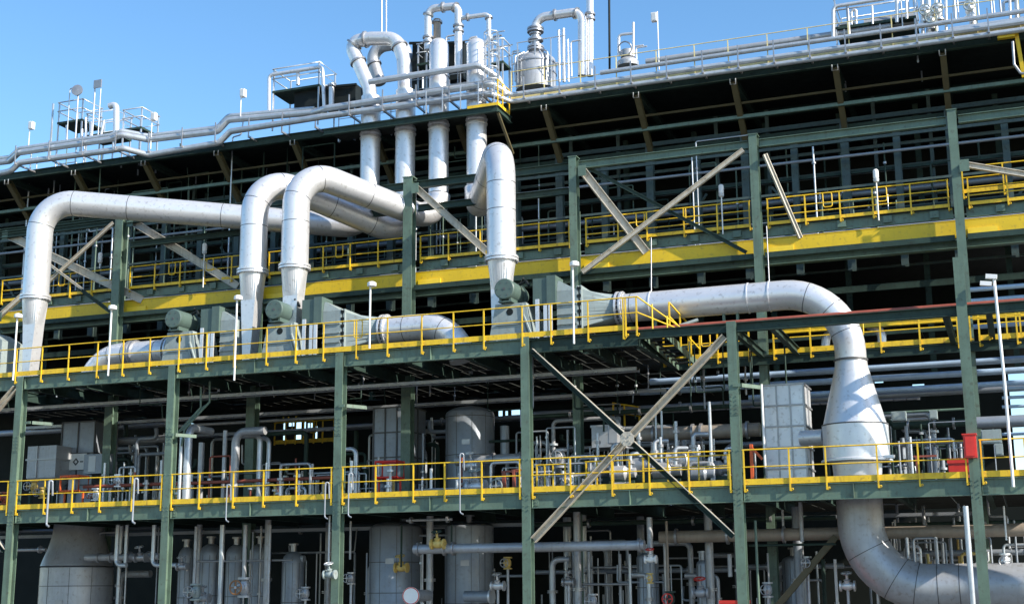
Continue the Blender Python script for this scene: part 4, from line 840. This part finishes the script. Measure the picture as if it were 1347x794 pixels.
for i, py in enumerate((381, 396, 430, 511, 523, 535, 552, 571)):
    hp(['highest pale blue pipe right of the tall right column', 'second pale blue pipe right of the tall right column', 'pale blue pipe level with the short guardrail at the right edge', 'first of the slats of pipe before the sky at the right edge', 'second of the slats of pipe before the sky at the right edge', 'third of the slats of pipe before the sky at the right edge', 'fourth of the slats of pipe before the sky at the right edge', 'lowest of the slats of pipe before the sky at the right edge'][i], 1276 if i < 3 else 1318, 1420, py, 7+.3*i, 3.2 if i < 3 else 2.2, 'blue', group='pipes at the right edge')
hp('pale green rail carrying two junction boxes right of the cone vessel', 1160, 1275, 543, 5.45, 1.6, 'green')
# cladding hoop pipe seen behind the walkway
rp('small white pipe hoop behind the guardrail right of the duct elbow', [(1085, 462, 6.9), (1087, 440, 6.9), (1128, 420, 6.9), (1160, 436, 6.9), (1160, 458, 6.9)], .16, .4)
# deep yellow platform in the lit gap
p, q = at(360, 584, 13), at(440, 578, 13); q.z = p.z
guardrail(p, q, 'yellow guardrail glimpsed deep inside, left of the third front column', n=7, h=1.0, th=.06, below=.05, loops=(.2, .6))
p, q = at(362, 556, 16), at(412, 550, 16); q.z = p.z
guardrail(p, q, 'small yellow guardrail high in the bright gap deep inside', n=6, h=.7, th=.06, below=.05)
p, q = at(806, 560, 8), at(843, 566, 8)
guardrail(p, q, 'sloping yellow stair rail behind the centre of the X brace', n=3, h=.9, th=.06, toe=0, below=.05)
for i, (x0, x1) in enumerate(((705, 745), (770, 830), (845, 960))):
    p, q = at(x0, 640-i*4, 2.2), at(x1, 640-i*4, 2.2); q.z = p.z
    guardrail(p, q, ['inner yellow guardrail just right of the middle front column', 'inner yellow guardrail behind the X brace legs', 'inner yellow guardrail left of the fifth front column'][i], n=4, h=.75, th=.05, toe=0, below=.05, mid=(.4,))
p, q = at(415, 640, 3), at(480, 637, 3)
# frames, cabinets
def frame(label, x0, y0, x1, y1, Y, mt, post=True):
    a, b = at(x0, y0, Y), at(x1, y1, Y); o = thing('equipment_frame', label, 'frame', ((a.x+b.x)/2, Y, b.z)); m = MB()
    m.tube([(a.x, Y, b.z), (a.x, Y, a.z), (b.x, Y, a.z), (b.x, Y, b.z), (a.x, Y, b.z)], .05, 0, 8); m.tube([(a.x, Y+.6, b.z), (a.x, Y+.6, a.z), (b.x, Y+.6, a.z), (b.x, Y+.6, b.z), (a.x, Y+.6, b.z)], .05, 0, 8)
    for x in (a.x, b.x):
        for z in (a.z, b.z): m.bar((x, Y, z), (x, Y+.6, z), .05, .05)
    m.build('frame', mt, o); m = MB(); m.box((a.x+.25*(b.x-a.x), Y+.2, b.z+.05), (a.x+.62*(b.x-a.x), Y+.5, a.z-.12)); m.build('instrument', 'clad2', o)
    if post:
        for x in (a.x, b.x): m = MB(); m.bar((x, Y+.3, ZL), (x, Y+.3, b.z), .06, .06); m.build('leg', mt, o)
    return o
frame('open orange frame standing before the casing with the logo plate', 80, 626, 103, 645, 2.5, 'orange'); frame('open red frame standing before the tall blue grey casing', 494, 607, 522, 627, 2.5, 'red')
a, b = at(1267, 573, -.3), at(1286, 602, -.3); t = thing('fire_cabinet', 'bright red cabinet fixed to the tall right column', 'cabinet', ((a.x+b.x)/2, -.35, b.z))
m = MB(); m.box((a.x, -.55, b.z), (b.x, -.2, a.z)); m.build('cabinet_body', 'red', t); m = MB(); m.box((a.x-.03, -.58, a.z+.002), (b.x+.03, -.17, a.z+.04)); m.box((a.x+.05, -.57, b.z+.05), (b.x-.05, -.552, a.z-.05)); m.build('door', 'red', t)
a, b = at(1247, 604, 1), at(1280, 620, 1); t = thing('fire_hose_box', 'low red box on the lower deck behind the guardrail', 'box', ((a.x+b.x)/2, 1.3, b.z))
m = MB(); m.box((a.x, 1, b.z), (b.x, 1.7, a.z)); m.build('box_body', 'red', t); m = MB(); m.box((a.x-.03, .97, a.z-.12), (b.x+.03, 1.73, a.z+.03)); m.build('lid', 'red', t)
m = MB()
for x in (a.x+.1, b.x-.1): m.bar((x, 1.2, ZL), (x, 1.2, b.z), .08, .08)
m.build('leg', 'red', t)
a, b = at(948, 789, 1), at(980, 812, 1); t = thing('fire_hose_box', 'red box top just showing at the bottom edge left of the fifth front column', 'box', ((a.x+b.x)/2, 1.3, b.z))
m = MB(); m.box((a.x, 1, 0), (b.x, 1.8, a.z-.1)); m.build('box_body', 'red', t); m = MB(); m.box((a.x-.05, .95, a.z-.1), (b.x+.05, 1.85, a.z)); m.build('lid', 'red', t)
for i, (px, y0, y1) in enumerate(((663, 620, 652), (1206, 600, 627), (676, 618, 650))):
    p = at(px, y0, 2.6); q = at(px, y1, 2.6); m = MB(); m.bar((p.x, 2.6, q.z), (p.x, 2.6, p.z), .09 if i else .12, .1); m.bar((p.x-.1, 2.6, p.z), (p.x+.6, 2.6, p.z), .06, .06); m.build('hydrant_stand', 'brown', label=['thick red brown post behind the guardrail left of the middle front column', 'thin red post stand behind the guardrail right of the cone vessel', 'thin red frame post beside the thick red post'][i], cat='stand')
p = at(988, 584, 2.3); m = MB(); m.bar((p.x, 2.3, p.z-1.2), (p.x, 2.3, p.z), .1, .1); m.bar((p.x, 2.3, p.z-.1), (p.x+.35, 2.3, p.z-.5), .08, .08); m.build('hydrant_stand', 'orange', label='orange post with arm left of the pale ribbed casing', cat='stand')
# hooked utility standpipes on the lower deck edge
def hook(label, px, y0, y1, rpx=2.2, arm=.1):
    a, b = at(px, y0, -.32), at(px, y1, -.32); m = MB(); m.tube([(b.x+.12, -.32, b.z-.05), (b.x, -.32, b.z), (b.x, -.32, a.z), (b.x+arm, -.25, a.z), (b.x+arm, -.2, a.z-.55)], rpx*.016, .1, 8); m.build('utility_standpipe', 'vessel', label=label, cat='standpipe', group='hooked standpipes on the lower deck edge')
for i, a in enumerate(((61, 632, 690, 2.6), (174, 629, 686, 2.4), (297, 637, 684, 1.6), (427, 634, 680, 1.6), (458, 622, 678, 1.6), (605, 596, 674, 1.5))):
    hook(['hooked grey standpipe on the deck edge below the orange frame', 'hooked grey standpipe on the deck edge left of the second front column', 'hooked grey standpipe on the deck edge below the bent grey pipe', 'hooked grey standpipe on the deck edge just left of the third front column', 'hooked grey standpipe on the deck edge just right of the third front column', 'tall thin grey standpipe on the deck edge before the dark round tank'][i], *a)
# green cable ladder
p0, p1, p2, p3 = [at(*c, .9) for c in ((270, 505), (270, 532), (237, 568), (233, 590))]
t = thing('cable_ladder', 'pale green cable ladder slanting down to the silver twin pipes', 'cable ladder', p3)
for s in (-.19, .19): m = MB(); n = V((s, 0, s*.5)); m.tube([p0+n, p1+n, p2+n, p3+n], .045, 0, 6); m.build('side_rail', 'beige' if 0 else 'green', t)
m = MB()
for i in range(8): c = p1.lerp(p2, (i+.5)/8); m.bar(c-V((.19, 0, .095)), c+V((.19, 0, .095)), .035, .035)
m.build('rung', 'green', t)
# ------------------------------------------------------------------ ground level pipes
for a in (('first of two blue grey pipes hooking into the pipe beside the lower left tank', 154, 690, 743, 2.6, 2.8, 'galv', None, ('x', .5)), ('second of two blue grey pipes hooking into the pipe beside the lower left tank', 166, 690, 743, 2.8, 2.4, 'galv', None, None),
          ('blue grey pipe hooking right just left of the second front column', 202, 690, 743, 2.2, 2.8, 'galv', None, ('x', 1.3)), ('thin grey drop pipe above the first valve of the dark tank row', 257, 692, 768, 2.4, 2.4, 'clad2', None, None),
          ('bright grey drop pipe between the two valves of the dark tank row', 291, 690, 800, 2.0, 3.4, 'galv', None, None), ('grey drop pipe above the big round valve of the dark tank row', 322, 690, 764, 2.2, 3, 'clad2', None, None),
          ('thin grey drop pipe right of the dark tank row', 354, 690, 800, 2.4, 1.8, 'clad2', None, None), ('thin white pipe close to the left of the third front column', 433, 678, 752, .6, 1.2, 'white', None, None),
          ('thin grey pipe just right of the third front column', 461, 685, 735, 2.5, 1.6, 'clad2', None, None), ('green grey thin pipe before the wide tank', 528, 690, 745, 2.6, 1.4, 'dgreen', None, None),
          ('thin green pipe dropping onto the capped horizontal pipe', 594, 690, 712, 1.6, 1.3, 'dgreen', None, None), ('slim grey pipe in the dark right of the middle front column', 775, 725, 800, 4, 2.2, 'clad2', None, None),
          ('grey pipe second in the dark right of the middle front column', 816, 728, 800, 4.2, 2.2, 'clad2', None, None), ('blue grey pipe left of the column vessel', 829, 728, 800, 3.4, 2, 'galv', None, None),
          ('grey riser above the capped end of the horizontal pipe', 855, 680, 738, 1.8, 4, 'clad2', None, None), ('thin brown pipe between the column vessel and red valve', 878, 685, 780, 2.6, 1.8, 'tan', None, None),
          ('slim grey tube in the dark left of the red valve vessel', 960, 728, 758, 4, 3, 'clad2', None, None), ('bright green thin pole right of the fifth front column', 996, 684, 800, .8, 1.8, 'green', None, None),
          ('grey drop pipe above the tan pipe right of the fifth front column', 1054, 660, 712, 3, 2.8, 'clad2', None, None), ('thin grey drop pipe above the tan pipe further left', 1030, 670, 705, 3.2, 1.7, 'clad2', None, None),
          ('speckled white pole among the dark pipes under the olive brace', 1100, 735, 800, 4, 2, 'white', None, None), ('white capped bollard pole left of the tall right column foot', 1275, 665, 800, -1.0, 3.6, 'galv', None, None),
          ('green pole behind the olive brace', 1084, 735, 800, 5, 2.6, 'dgreen', None, None), ('thin pale tube right of the tall right column near the tan pipe', 1322, 665, 710, 1.5, 1.2, 'white', None, None)):
    vp(*a[:7], top=a[7], bot=a[8])
hp('grey pipe beside the lower left tank behind the hooked pipes', 113, 210, 733, 3.2, 4.5, 'clad2', (.18, .35, .6, .85)); hp('thin pale capped pipe left of the lower left tank', -30, 60, 724, 1.6, 2.4, 'band', (.92,))
hp('grey horizontal pipe passing behind the middle front column to a capped end', 545, 848, 722, .95, 6.2, 'clad2', (.02, .14, .18, .98))
hp('long tan pipe behind the fifth front column running to the thick elbow', 868, 1350, 706, 3.2, 8, 'tan', (.05, .2, .36, .62))
hp('thin grey pipe along the dark tank row', 255, 385, 738, 3.4, 1.4, 'band'); hp('short grey pipe under the beam before the wide tank', 535, 595, 684, 1.6, 1.8, 'clad2', (.1, .9))
hp('thin cross pipe low in the dark right of the middle front column', 760, 830, 768, 3.8, 1.6, 'band'); hp('upper thin cross pipe in the dark right of the middle front column', 770, 838, 746, 4.4, 1.4, 'band', (.7,))
hp('green grey channel under the long tan pipe', 985, 1100, 717, 2.9, 1.6, 'dgreen')
# valves seen at ground level
VL = [('grey valve at the foot of the first drop pipe in the dark tank row', 258, 778, 1.8, 1.1, 'grey', 'band', True), ('big grey round valve at the foot of the drop pipe in the dark tank row', 322, 772, 1.6, 1.3, 'clad2', 'rusty', True),
      ('valve with handwheel right of the second front column foot', 240, 745, 2.2, .8, 'band', 'band', False), ('small valve clamped across the third front column', 434, 755, -.4, .8, 'grey', 'clad', False),
      ('red handled valve between the column vessel and the green column', 882, 787, 1.8, .9, 'dgreen', 'red', True), ('red topped valve on the slim grey vessel', 922, 779, 3.2, 1.0, 'clad2', 'red', False), ('white and red valve on the riser at the capped pipe end', 856, 735, 1.4, .7, 'white', 'red', False),
      ('small valve under the riser at the capped pipe end', 855, 760, 1.5, .6, 'insul', 'band', True), ('yellow green valve on the horizontal pipe before the two lower tanks', 576, 715, .7, .9, 'insul', 'dgreen', False), ('dirty ochre valve stuck on the wide lower tank', 528, 746, 3.0, .9, 'insul', 'insul', False),
      ('white valve on the hooked pipe right of the lower left tank', 185, 733, 2.8, .9, 'band', 'band', False), ('blue topped valve behind the guardrail right of the logo casing', 156, 632, 3.0, .9, 'clad', 'vessel', True), ('white and red striped valve behind the guardrail near the logo casing', 126, 650, 2.6, .9, 'white', 'brown', True),
      ('red valve cluster piece at the far left of the lower deck', 6, 655, 2.0, .9, 'brown', 'red', True), ('yellow piped valve below the square tank', 45, 640, 2.4, .9, 'insul', 'band', True), ('second yellow valve below the square tank', 56, 648, 2.6, .8, 'insul', 'band', True),
      ('grey valve with bright bonnet right of the dark round tank', 660, 640, 3.0, 1.2, 'clad2', 'grey', True), ('white valve on the pipe before the dark round tank', 620, 612, 4.4, 1.0, 'clad', 'clad', False), ('pale pump shaped valve before the dark round tank', 627, 640, 3.4, 1.3, 'clad', 'grey', False),
      ('valve with big handwheel right of the middle front column', 738, 603, 4.0, 1.2, 'clad2', 'band', True), ('slim white valve stack right of the middle front column', 750, 630, 3.0, .8, 'white', 'band', True)]
for lab, px, py, Y, s, mt, wm, ve in VL:
    valve(lab, at(px, py, Y), s, mt, wm, ve)
c = at(541, 783, 1.4); t = thing('blind_flange', 'white round blind flange with red trim on the wide lower tank', 'flange', c)
m = MB(); m.lathe(c, [(.3, 0), (.3, .09)], (.25, -1, 0), 24); m.build('disc', 'white', t); m = MB(); m.lathe(c+V((0, .15, 0)), [(.2, 0), (.2, 1.4)], (-.05, 1, 0), 20); m.build('neck', 'clad2', t); m = MB(); m.ring(c+V((.02, -.08, 0)), (.25, -1, 0), .28, .02, 20, 5); m.build('trim_ring', 'red', t)
c = at(612, 784, 3.2); t = thing('blind_flange', 'dark pipe end with bright rim on the lower round tank', 'flange', c); m = MB(); m.tube([c+V((0, 0, 0)), c+V((1.0, -.1, 0))], .2, 0, 18); m.build('neck', 'vessel', t); m = MB(); m.lathe(c+V((1.0, -.1, 0)), [(.26, 0), (.26, .08)], (1, -.1, 0), 20); m.build('disc', 'clad', t)
# machinery on the lower deck behind the X brace: pumps, small manifolds
def pump(label, px, py, Y, s, mt='clad2'):
    c = at(px, py, Y); t = thing('pump', label, 'pump', c, 'pumps and manifolds on the lower deck')
    m = MB(); m.lathe(c+V((0, 0, .35*s)), [(.16*s, -.5*s), (.3*s, -.46*s), (.3*s, .1*s), (.2*s, .2*s), (.2*s, .5*s)], (1, 0, 0), 16); m.build('pump_body', mt, t)
    m = MB(); m.tube([c+V((.3*s, 0, .4*s)), c+V((.3*s, 0, 1.1*s)), c+V((.7*s, .2, 1.1*s))], .07*s, .12, 10); m.tube([c+V((-.2*s, 0, .5*s)), c+V((-.2*s, 0, 1.5*s))], .05*s, 0, 8); m.build('small_pipe', 'galv', t)
    m = MB(); m.box(c+V((-.5*s, -.25*s, -.2*s)), c+V((.5*s, .25*s, .05*s))); m.build('base_frame', 'dgreen', t)
    m = MB(); m.lathe(c+V((.3*s, 0, .75*s)), [(.14*s, -.05), (.14*s, .05)], (0, 0, 1), 12); m.build('flange', 'band', t); m = MB(); m.lathe(c+V((-.2*s, 0, 1.2*s)), [(.1*s, -.05), (.1*s, .05)], (0, 0, 1), 12); m.build('flange', 'band', t)
for i, (px, py, Y, s) in enumerate(((795, 630, 4, 1.1), (820, 634, 3, .9), (850, 626, 3.4, 1.1), (878, 632, 3, 1.0), (900, 622, 3.6, 1.2), (925, 634, 3, .8), (945, 628, 3.5, .9))):
    pump(['pump behind the left leg of the X brace', 'small pump under the X brace plate', 'pump right of the X brace plate', 'small pump right of the X brace centre', 'largest pump on the lower deck below the lagged pipe', 'small pump below the lagged pipe', 'rightmost pump left of the fifth front column'][i], px, py, Y, s, ['clad2', 'clad', 'vessel'][i % 3])
a, b = at(778, 560, 5), at(812, 587, 5); m = MB(); m.box((a.x, 5, b.z), (b.x, 6, a.z)); m.box((a.x-.04, 4.97, a.z-.06), (b.x+.04, 6.03, a.z+.02)); m.build('control_cabinet', 'clad2', label='grey cabinet behind the left arm of the X brace', cat='cabinet')
for i, (x0, y0, x1, y1, Y) in enumerate(((1172, 541, 1192, 552, 5), (1222, 539, 1233, 550, 5), (1290, 565, 1318, 582, 3), (1308, 583, 1320, 598, 2.5))):
    a, b = at(x0, y0, Y), at(x1, y1, Y); m = MB(); m.box((a.x, Y, b.z), (b.x, Y+.4, a.z)); m.box((a.x+.03, Y-.02, b.z+.04), (b.x-.03, Y-.002, a.z-.04)); m.build('junction_box', 'grey', label=['larger grey junction box on the dark wall right of the cone vessel', 'smaller grey junction box on the dark wall right of the cone vessel', 'grey junction box right of the tall right column', 'small grey box under the junction box at right'][i], cat='junction box')
# thin conduits hanging everywhere in the shade, small things told apart by nothing
rr = random.Random(11)
proto = None
def clut(n, x0, x1, y0, y1, Ys, hpx, lab, grp, mts, nm='thin_pipe', rad=(.02, .05), vert=.6, base=None, roof=None):
    """pipes that stand on a floor (base) or hang from a deck (roof)"""
    for i in range(n):
        px, py, Y = rr.uniform(x0, x1), rr.uniform(y0, y1), rr.uniform(*Ys); a = at(px, py, Y); L = rr.uniform(*hpx); r = rr.uniform(*rad); mt = rr.choice(mts); k = rr.random(); m = MB()
        zf = base if base is not None else roof; s = rr.choice((-1, 1)); f = V((a.x, a.y, zf if zf is not None else a.z-L))
        if k < vert: P = [f, a]
        elif k < vert+.25: P = [f, a, a+V((s*L*1.3, 0, 0)), V((a.x+s*L*1.3, a.y, f.z))]
        else: P = [f, a, a+V((s*L, rr.uniform(-.2, .2), 0)), a+V((s*L, 0, rr.uniform(.3, .9)*(1 if base is not None else -1)))]
        m.tube(P, r, r*2.5, 8); e = P[1]-P[0]
        o = m.build(nm, mt, label=lab, cat='pipe', group=grp)
        if rr.random() < .7 and e.length > .3:
            m = MB(); m.lathe(P[0]+e*rr.uniform(.3, .9), [(r*2.2, -.04), (r*2.2, .04)], e.normalized(), 10); m.build('flange', rr.choice(('band', 'galv')), o)
mid_lab = 'thin grey pipe in the shade behind the lower deck guardrail'; gl = 'thin grey pipe in the shade at ground level under the lower deck'
clut(60, 110, 690, 600, 655, (3, 9), (.5, 2.0), mid_lab, 'thin pipes behind the lower deck guardrail', ('clad2', 'galv', 'vessel', 'band'), base=ZL+.02)
clut(70, 700, 960, 560, 640, (3, 9), (.4, 1.6), mid_lab, 'thin pipes behind the lower deck guardrail', ('clad2', 'galv', 'vessel', 'band', 'clad'), base=ZL+.02)
clut(22, 1170, 1270, 555, 630, (4, 9), (.4, 1.6), mid_lab, 'thin pipes behind the lower deck guardrail', ('clad2', 'dgreen', 'vessel', 'galv'), base=ZL+.02)
clut(38, 100, 690, 690, 800, (3.5, 9), (.6, 2.4), gl, 'thin pipes at ground level', ('clad2', 'vessel', 'galv', 'band'), base=0)
clut(52, 700, 1100, 690, 800, (3.5, 9), (.5, 2.2), gl, 'thin pipes at ground level', ('clad2', 'vessel', 'galv', 'band'), base=0)
clut(28, 1170, 1347, 660, 740, (3.5, 8), (.3, 1.4), gl, 'thin pipes at ground level', ('clad2', 'vessel', 'galv', 'clad'), base=0)
clut(38, 60, 1000, 490, 545, (2, 9), (.3, 1.6), 'thin pipe or conduit hanging in the dark under the upper deck', 'conduits under the upper deck', ('vessel', 'dgreen', 'dgreen', 'band'), 'conduit', (.02, .04), .3, roof=ZD-.05)
clut(110, 60, 1240, 180, 300, (8.5, 12), (.4, 2.0), 'thin pipe in the darkness behind the rear columns', 'thin pipes behind the rear columns', ('dgreen', 'green', 'galv'), 'conduit', (.02, .04), .5, base=16.95)
clut(20, 1180, 1347, 690, 790, (2, 6), (.2, .7), 'small valve spindle low down behind the thick grey elbow', 'spindles behind the thick elbow', ('clad', 'insul', 'band'), 'spindle', (.03, .06), .6, base=0)

# more pipework filling the dark bays
for i, (x0, x1, py, Y, r, mt) in enumerate(((-20, 215, 540, 6.5, 2.6, 'dgreen'), (60, 440, 527, 8, 2, 'vessel'), (235, 690, 521, 6, 2.2, 'dgreen'), (455, 690, 512, 7.2, 1.8, 'vessel'), (455, 690, 561, 9, 3, 'vessel'), (700, 965, 548, 7.4, 3, 'dgreen'), (700, 965, 592, 8.2, 2.4, 'clad2'), (1175, 1275, 560, 7.5, 5, 'dgreen'), (1175, 1275, 585, 6.5, 2, 'vessel'),
       (-20, 210, 700, 6, 2.5, 'vessel'), (225, 440, 702, 6.2, 2.2, 'dgreen'), (700, 960, 752, 6.5, 3, 'vessel'), (985, 1110, 745, 7, 3.5, 'vessel'), (700, 1100, 690, 5.5, 3, 'dgreen'), (1175, 1400, 690, 5.5, 3, 'dgreen'), (1175, 1400, 728, 5, 4, 'vessel'))):
    hp(['dark beam pipe high in the shade of the first full bay', 'dim pipe close under the upper deck in the left bays', 'dim pipe close under the upper deck across the middle bays', 'thin dim pipe close under the deck above the tall blue grey casing', 'dim pipe behind the dark round tank and tall blue grey casing', 'dark pipe crossing behind the upper arms of the X brace', 'grey pipe crossing behind the X brace legs', 'thick dark pipe under the junction boxes', 'thin dim pipe under the junction boxes', 'dim pipe under the lower deck in the first full bay', 'dim pipe under the lower deck above the dark tank row', 'dim pipe low in the bay right of the middle front column', 'dim pipe low behind the olive brace', 'dark pipe close under the lower deck in the X brace bay', 'dark pipe close under the lower deck at right', 'dim pipe above the thick grey elbow'][i], x0, x1, py, Y, r, mt, (.2, .55, .8))
clut(40, 130, 690, 655, 600, (2.0, 6), (.3, 1.0), 'small upright fitting standing on the lower deck behind the guardrail', 'fittings on the lower deck', ('clad', 'galv', 'band', 'brown', 'insul'), 'fitting', (.03, .07), .8, base=ZL+.02)
clut(30, 700, 960, 655, 600, (2.0, 5), (.3, 1.0), 'small upright fitting standing on the lower deck behind the guardrail', 'fittings on the lower deck', ('clad', 'galv', 'band', 'clad2'), 'fitting', (.03, .07), .8, base=ZL+.02)

# thicker risers and headers at ground level
for i in range(26):
    px = rr.uniform(115, 690) if i < 12 else rr.uniform(715, 1110); Y = rr.uniform(3.2, 8); a = at(px, rr.uniform(700, 760), Y); r = rr.uniform(.07, .16); m = MB(); s = rr.choice((-1, 1)); mt = rr.choice(('clad2', 'vessel', 'clad2', 'galv'))
    P = [V((a.x, Y, 0)), V((a.x, Y, a.z)), V((a.x+s*rr.uniform(.6, 1.6), Y, a.z))] if i % 2 else [V((a.x, Y, 0)), V((a.x, Y, ZL-.45))]
    m.tube(P, r, r*2.4, 14); o = m.build('riser_pipe', mt, label='grey riser pipe standing in the shade at ground level', cat='pipe', group='riser pipes at ground level')
    m = MB(); m.lathe(V((a.x, Y, a.z*.45+1.6)), [(r*1.75, -.05), (r*1.75, -.01), (r*1.1, -.01), (r*1.1, .01), (r*1.75, .01), (r*1.75, .05)], (0, 0, 1), 14); m.build('flange', 'band', o)
for i, (px, py, Y, sc, mt) in enumerate(((268, 786, 2.2, .8, 'clad2'), (402, 780, 2.6, .8, 'clad2'), (462, 760, 2.4, .7, 'band'), (655, 770, 2.8, .8, 'clad'), (668, 740, 3.2, .7, 'insul'), (780, 790, 2.6, .8, 'clad2'), (748, 765, 3, .7, 'band'), (1010, 775, 3, .8, 'clad2'), (1062, 740, 3.2, .7, 'band'), (1115, 770, 3, .8, 'clad'), (1205, 735, 3.4, .7, 'clad2'), (1322, 738, 2.6, .8, 'clad'))):
    c = at(px, py, Y); valve(['grey valve beside the foot of the second front column tanks', 'grey valve at the foot of the lone domed tank', 'small valve low to the right of the third front column', 'white valve between the lower round tank and middle front column', 'ochre valve above the white one left of the middle front column', 'grey valve low in the dark right of the middle front column', 'steel valve midway up in the dark right of the middle front column', 'grey valve right of the bright green pole', 'steel valve under the long tan pipe', 'white valve left of the thick grey elbow', 'grey valve above the thick grey elbow', 'white valve above the thick grey pipe at the right edge'][i], c, sc*1.1, mt, 'band', i % 3 != 0)
    m = MB(); m.tube([V((c.x, c.y, 0)), c], .05, 0, 8)
    m.build('thin_pipe', 'clad2', label=gl, cat='pipe', group='thin pipes at ground level')
# steel seen dimly inside the upper bay
for i in range(22):
    x = -30+2.15*i; m = MB(); m.bar((x, 10.4, 17.1), (x+(1.9 if i % 2 else -1.9), 10.4, 19.7), .09, .09) if i % 3 == 0 else m.bar((x, 11.6, 17.1), (x, 11.6, ZE-.3), .14, .16); m.build('wall_brace', 'teal', pb)
for z, y, t_ in ((18.9, 8.9, .07), (20.9, 9.3, .09), (17.5, 9.2, .12), (22.3, 11, .14), (21.2, 11.4, .1), (18.5, 11.2, .12)):
    m = MB(); m.bar((RX0, y, z), (RX1, y, z), t_, t_*1.3); m.build('wall_rail', 'teal', pb)
for i, (y, z, r) in enumerate(((9.4, 20.3, .06), (11.0, 19.2, .12), (11.4, 20.2, .09), (9.0, 17.2, .07))):
    m = MB(); m.tube([(RX0, y, z), (RX1, y, z)], r, 0, 10); m.build('process_pipe', 'vessel', label=['thin long pipe high behind the rear columns under the roof', 'thick long pipe midway behind the rear columns', 'slim long pipe above the thick one behind the rear columns', 'thin long pipe just above the girder walkway guardrail'][i], cat='pipe')
# roof clutter
RL = 'thin pale tube standing among the tall uprights on the roof'
for i in range(16):
    px = rr.uniform(540, 660); m = MB(); Y = rr.uniform(7.8, 9.4); b = at(px, 118-(px-540)*.1, Y); L = rr.uniform(.8, 2.6); r = rr.uniform(.025, .06)
    m.tube([b, b+V((0, 0, L)), b+V((rr.uniform(.3, .9), 0, L))], r, .12, 8); m.build('vent_tube', rr.choice(('clad', 'galv', 'band')), label=RL, cat='vent', group='thin tubes among the uprights')
RL2 = 'thin pale tube standing among the equipment at the upper right of the roof'
for i in range(16):
    px = rr.uniform(1100, 1340); m = MB(); Y = rr.uniform(8.2, 10); b = at(px, 50-(px-1100)*.13, Y); L = rr.uniform(.5, 1.6); r = rr.uniform(.025, .06)
    m.tube([b, b+V((0, 0, L)), b+V((rr.uniform(.2, .7), 0, L))], r, .1, 8); m.build('vent_tube', rr.choice(('clad', 'galv', 'band')), label=RL2, cat='vent', group='thin tubes at the upper right')
RL3 = 'thin pale tube standing around the round roof vessel'
for i in range(10):
    px = rr.choice((rr.uniform(672, 690), rr.uniform(722, 760), rr.uniform(800, 850))); m = MB(); Y = rr.uniform(8.2, 9.6); b = at(px, 112-(px-672)*.14, Y); L = rr.uniform(.5, 1.7)
    m.tube([b, b+V((0, 0, L)), b+V((rr.uniform(.2, .6), 0, L))], .035, .1, 8); m.build('vent_tube', 'clad', label=RL3, cat='vent', group='thin tubes around the roof vessel')
guardrail((at(540, 120, 8).x, 7.95, ZM+1.35), (at(650, 108, 8).x, 7.95, ZM+1.35), 'grey guardrail behind the third and fourth tall uprights', n=6, h=1.0, th=.04, toe=.1, below=.9, m_='galv')
guardrail((at(446, 130, 8).x, 7.95, ZM+.5), (at(540, 120, 8).x, 7.95, ZM+.5), 'grey guardrail behind the white hairpin arch', n=5, h=1.0, th=.04, toe=.1, below=.5, m_='galv')
roofplat('small railed landing halfway up beside the looped pipe', 548, 84, 562, 82, 8.0, 1.0, .9)
roofplat('small railed landing on the right of the rightmost upright', 646, 82, 662, 80, 7.6, .9, 1.0)

dl = 'dim grey pipe rising far back in the shade of the lower deck bays'
clut(48, 60, 690, 620, 565, (6, 13), (.6, 2.4), dl, 'dim pipes far back on the lower deck', ('vessel', 'clad2', 'dgreen', 'galv'), 'riser_pipe', (.04, .11), .45, base=ZL+.02)
clut(26, 700, 960, 610, 550, (6, 13), (.6, 2.4), dl, 'dim pipes far back on the lower deck', ('vessel', 'clad2', 'dgreen', 'galv'), 'riser_pipe', (.04, .11), .45, base=ZL+.02)
clut(14, 1170, 1270, 610, 520, (6, 12), (.6, 2), dl, 'dim pipes far back on the lower deck', ('vessel', 'clad2', 'dgreen'), 'riser_pipe', (.04, .11), .45, base=ZL+.02)
for i, (x0, x1, y, z) in enumerate(((-27, 3, 3.2, ZD-.8), (-27, 3, 7.4, ZD-1.0), (-20, 12, 9.4, ZD-1.5), (-27, 14, 5.8, ZL-.8), (-24, 12, 10.8, 18.2))):
    t = thing('cable_tray', ['cable tray close behind the front beam under the upper deck', 'cable tray in the middle of the upper deck underside', 'cable tray far back under the upper deck', 'cable tray under the lower deck in the shade', 'cable tray behind the girder walkway guardrail'][i], 'cable tray', ((x0+x1)/2, y, z))
    for s_ in (-.22, .22): m = MB(); m.box((x0, y+s_-.02, z), (x1, y+s_+.02, z+.12)); m.build('side_rail', 'galv' if i < 2 else 'vessel', t)
    m = MB()
    for k in range(int((x1-x0)/.45)): m.box((x0+k*.45, y-.199, z+.02), (x0+k*.45+.05, y+.199, z+.05))
    m.build('rung', 'vessel', t); m = MB()
    for k in range(5): m.tube([(x0, y-.15+k*.075, z+.085), (x1, y-.15+k*.075, z+.085)], .03, 0, 6)
    m.build('cable', 'dark', t, kind='stuff')
seen = {}
for o in ALL:
    if o.parent is None and 'label' in o: seen.setdefault(o['label'], []).append(o)
for l, os_ in seen.items():
    if len(os_) > 1 and len({o.get('group') for o in os_}) > 1: print('DUP', l, [o.name for o in os_])
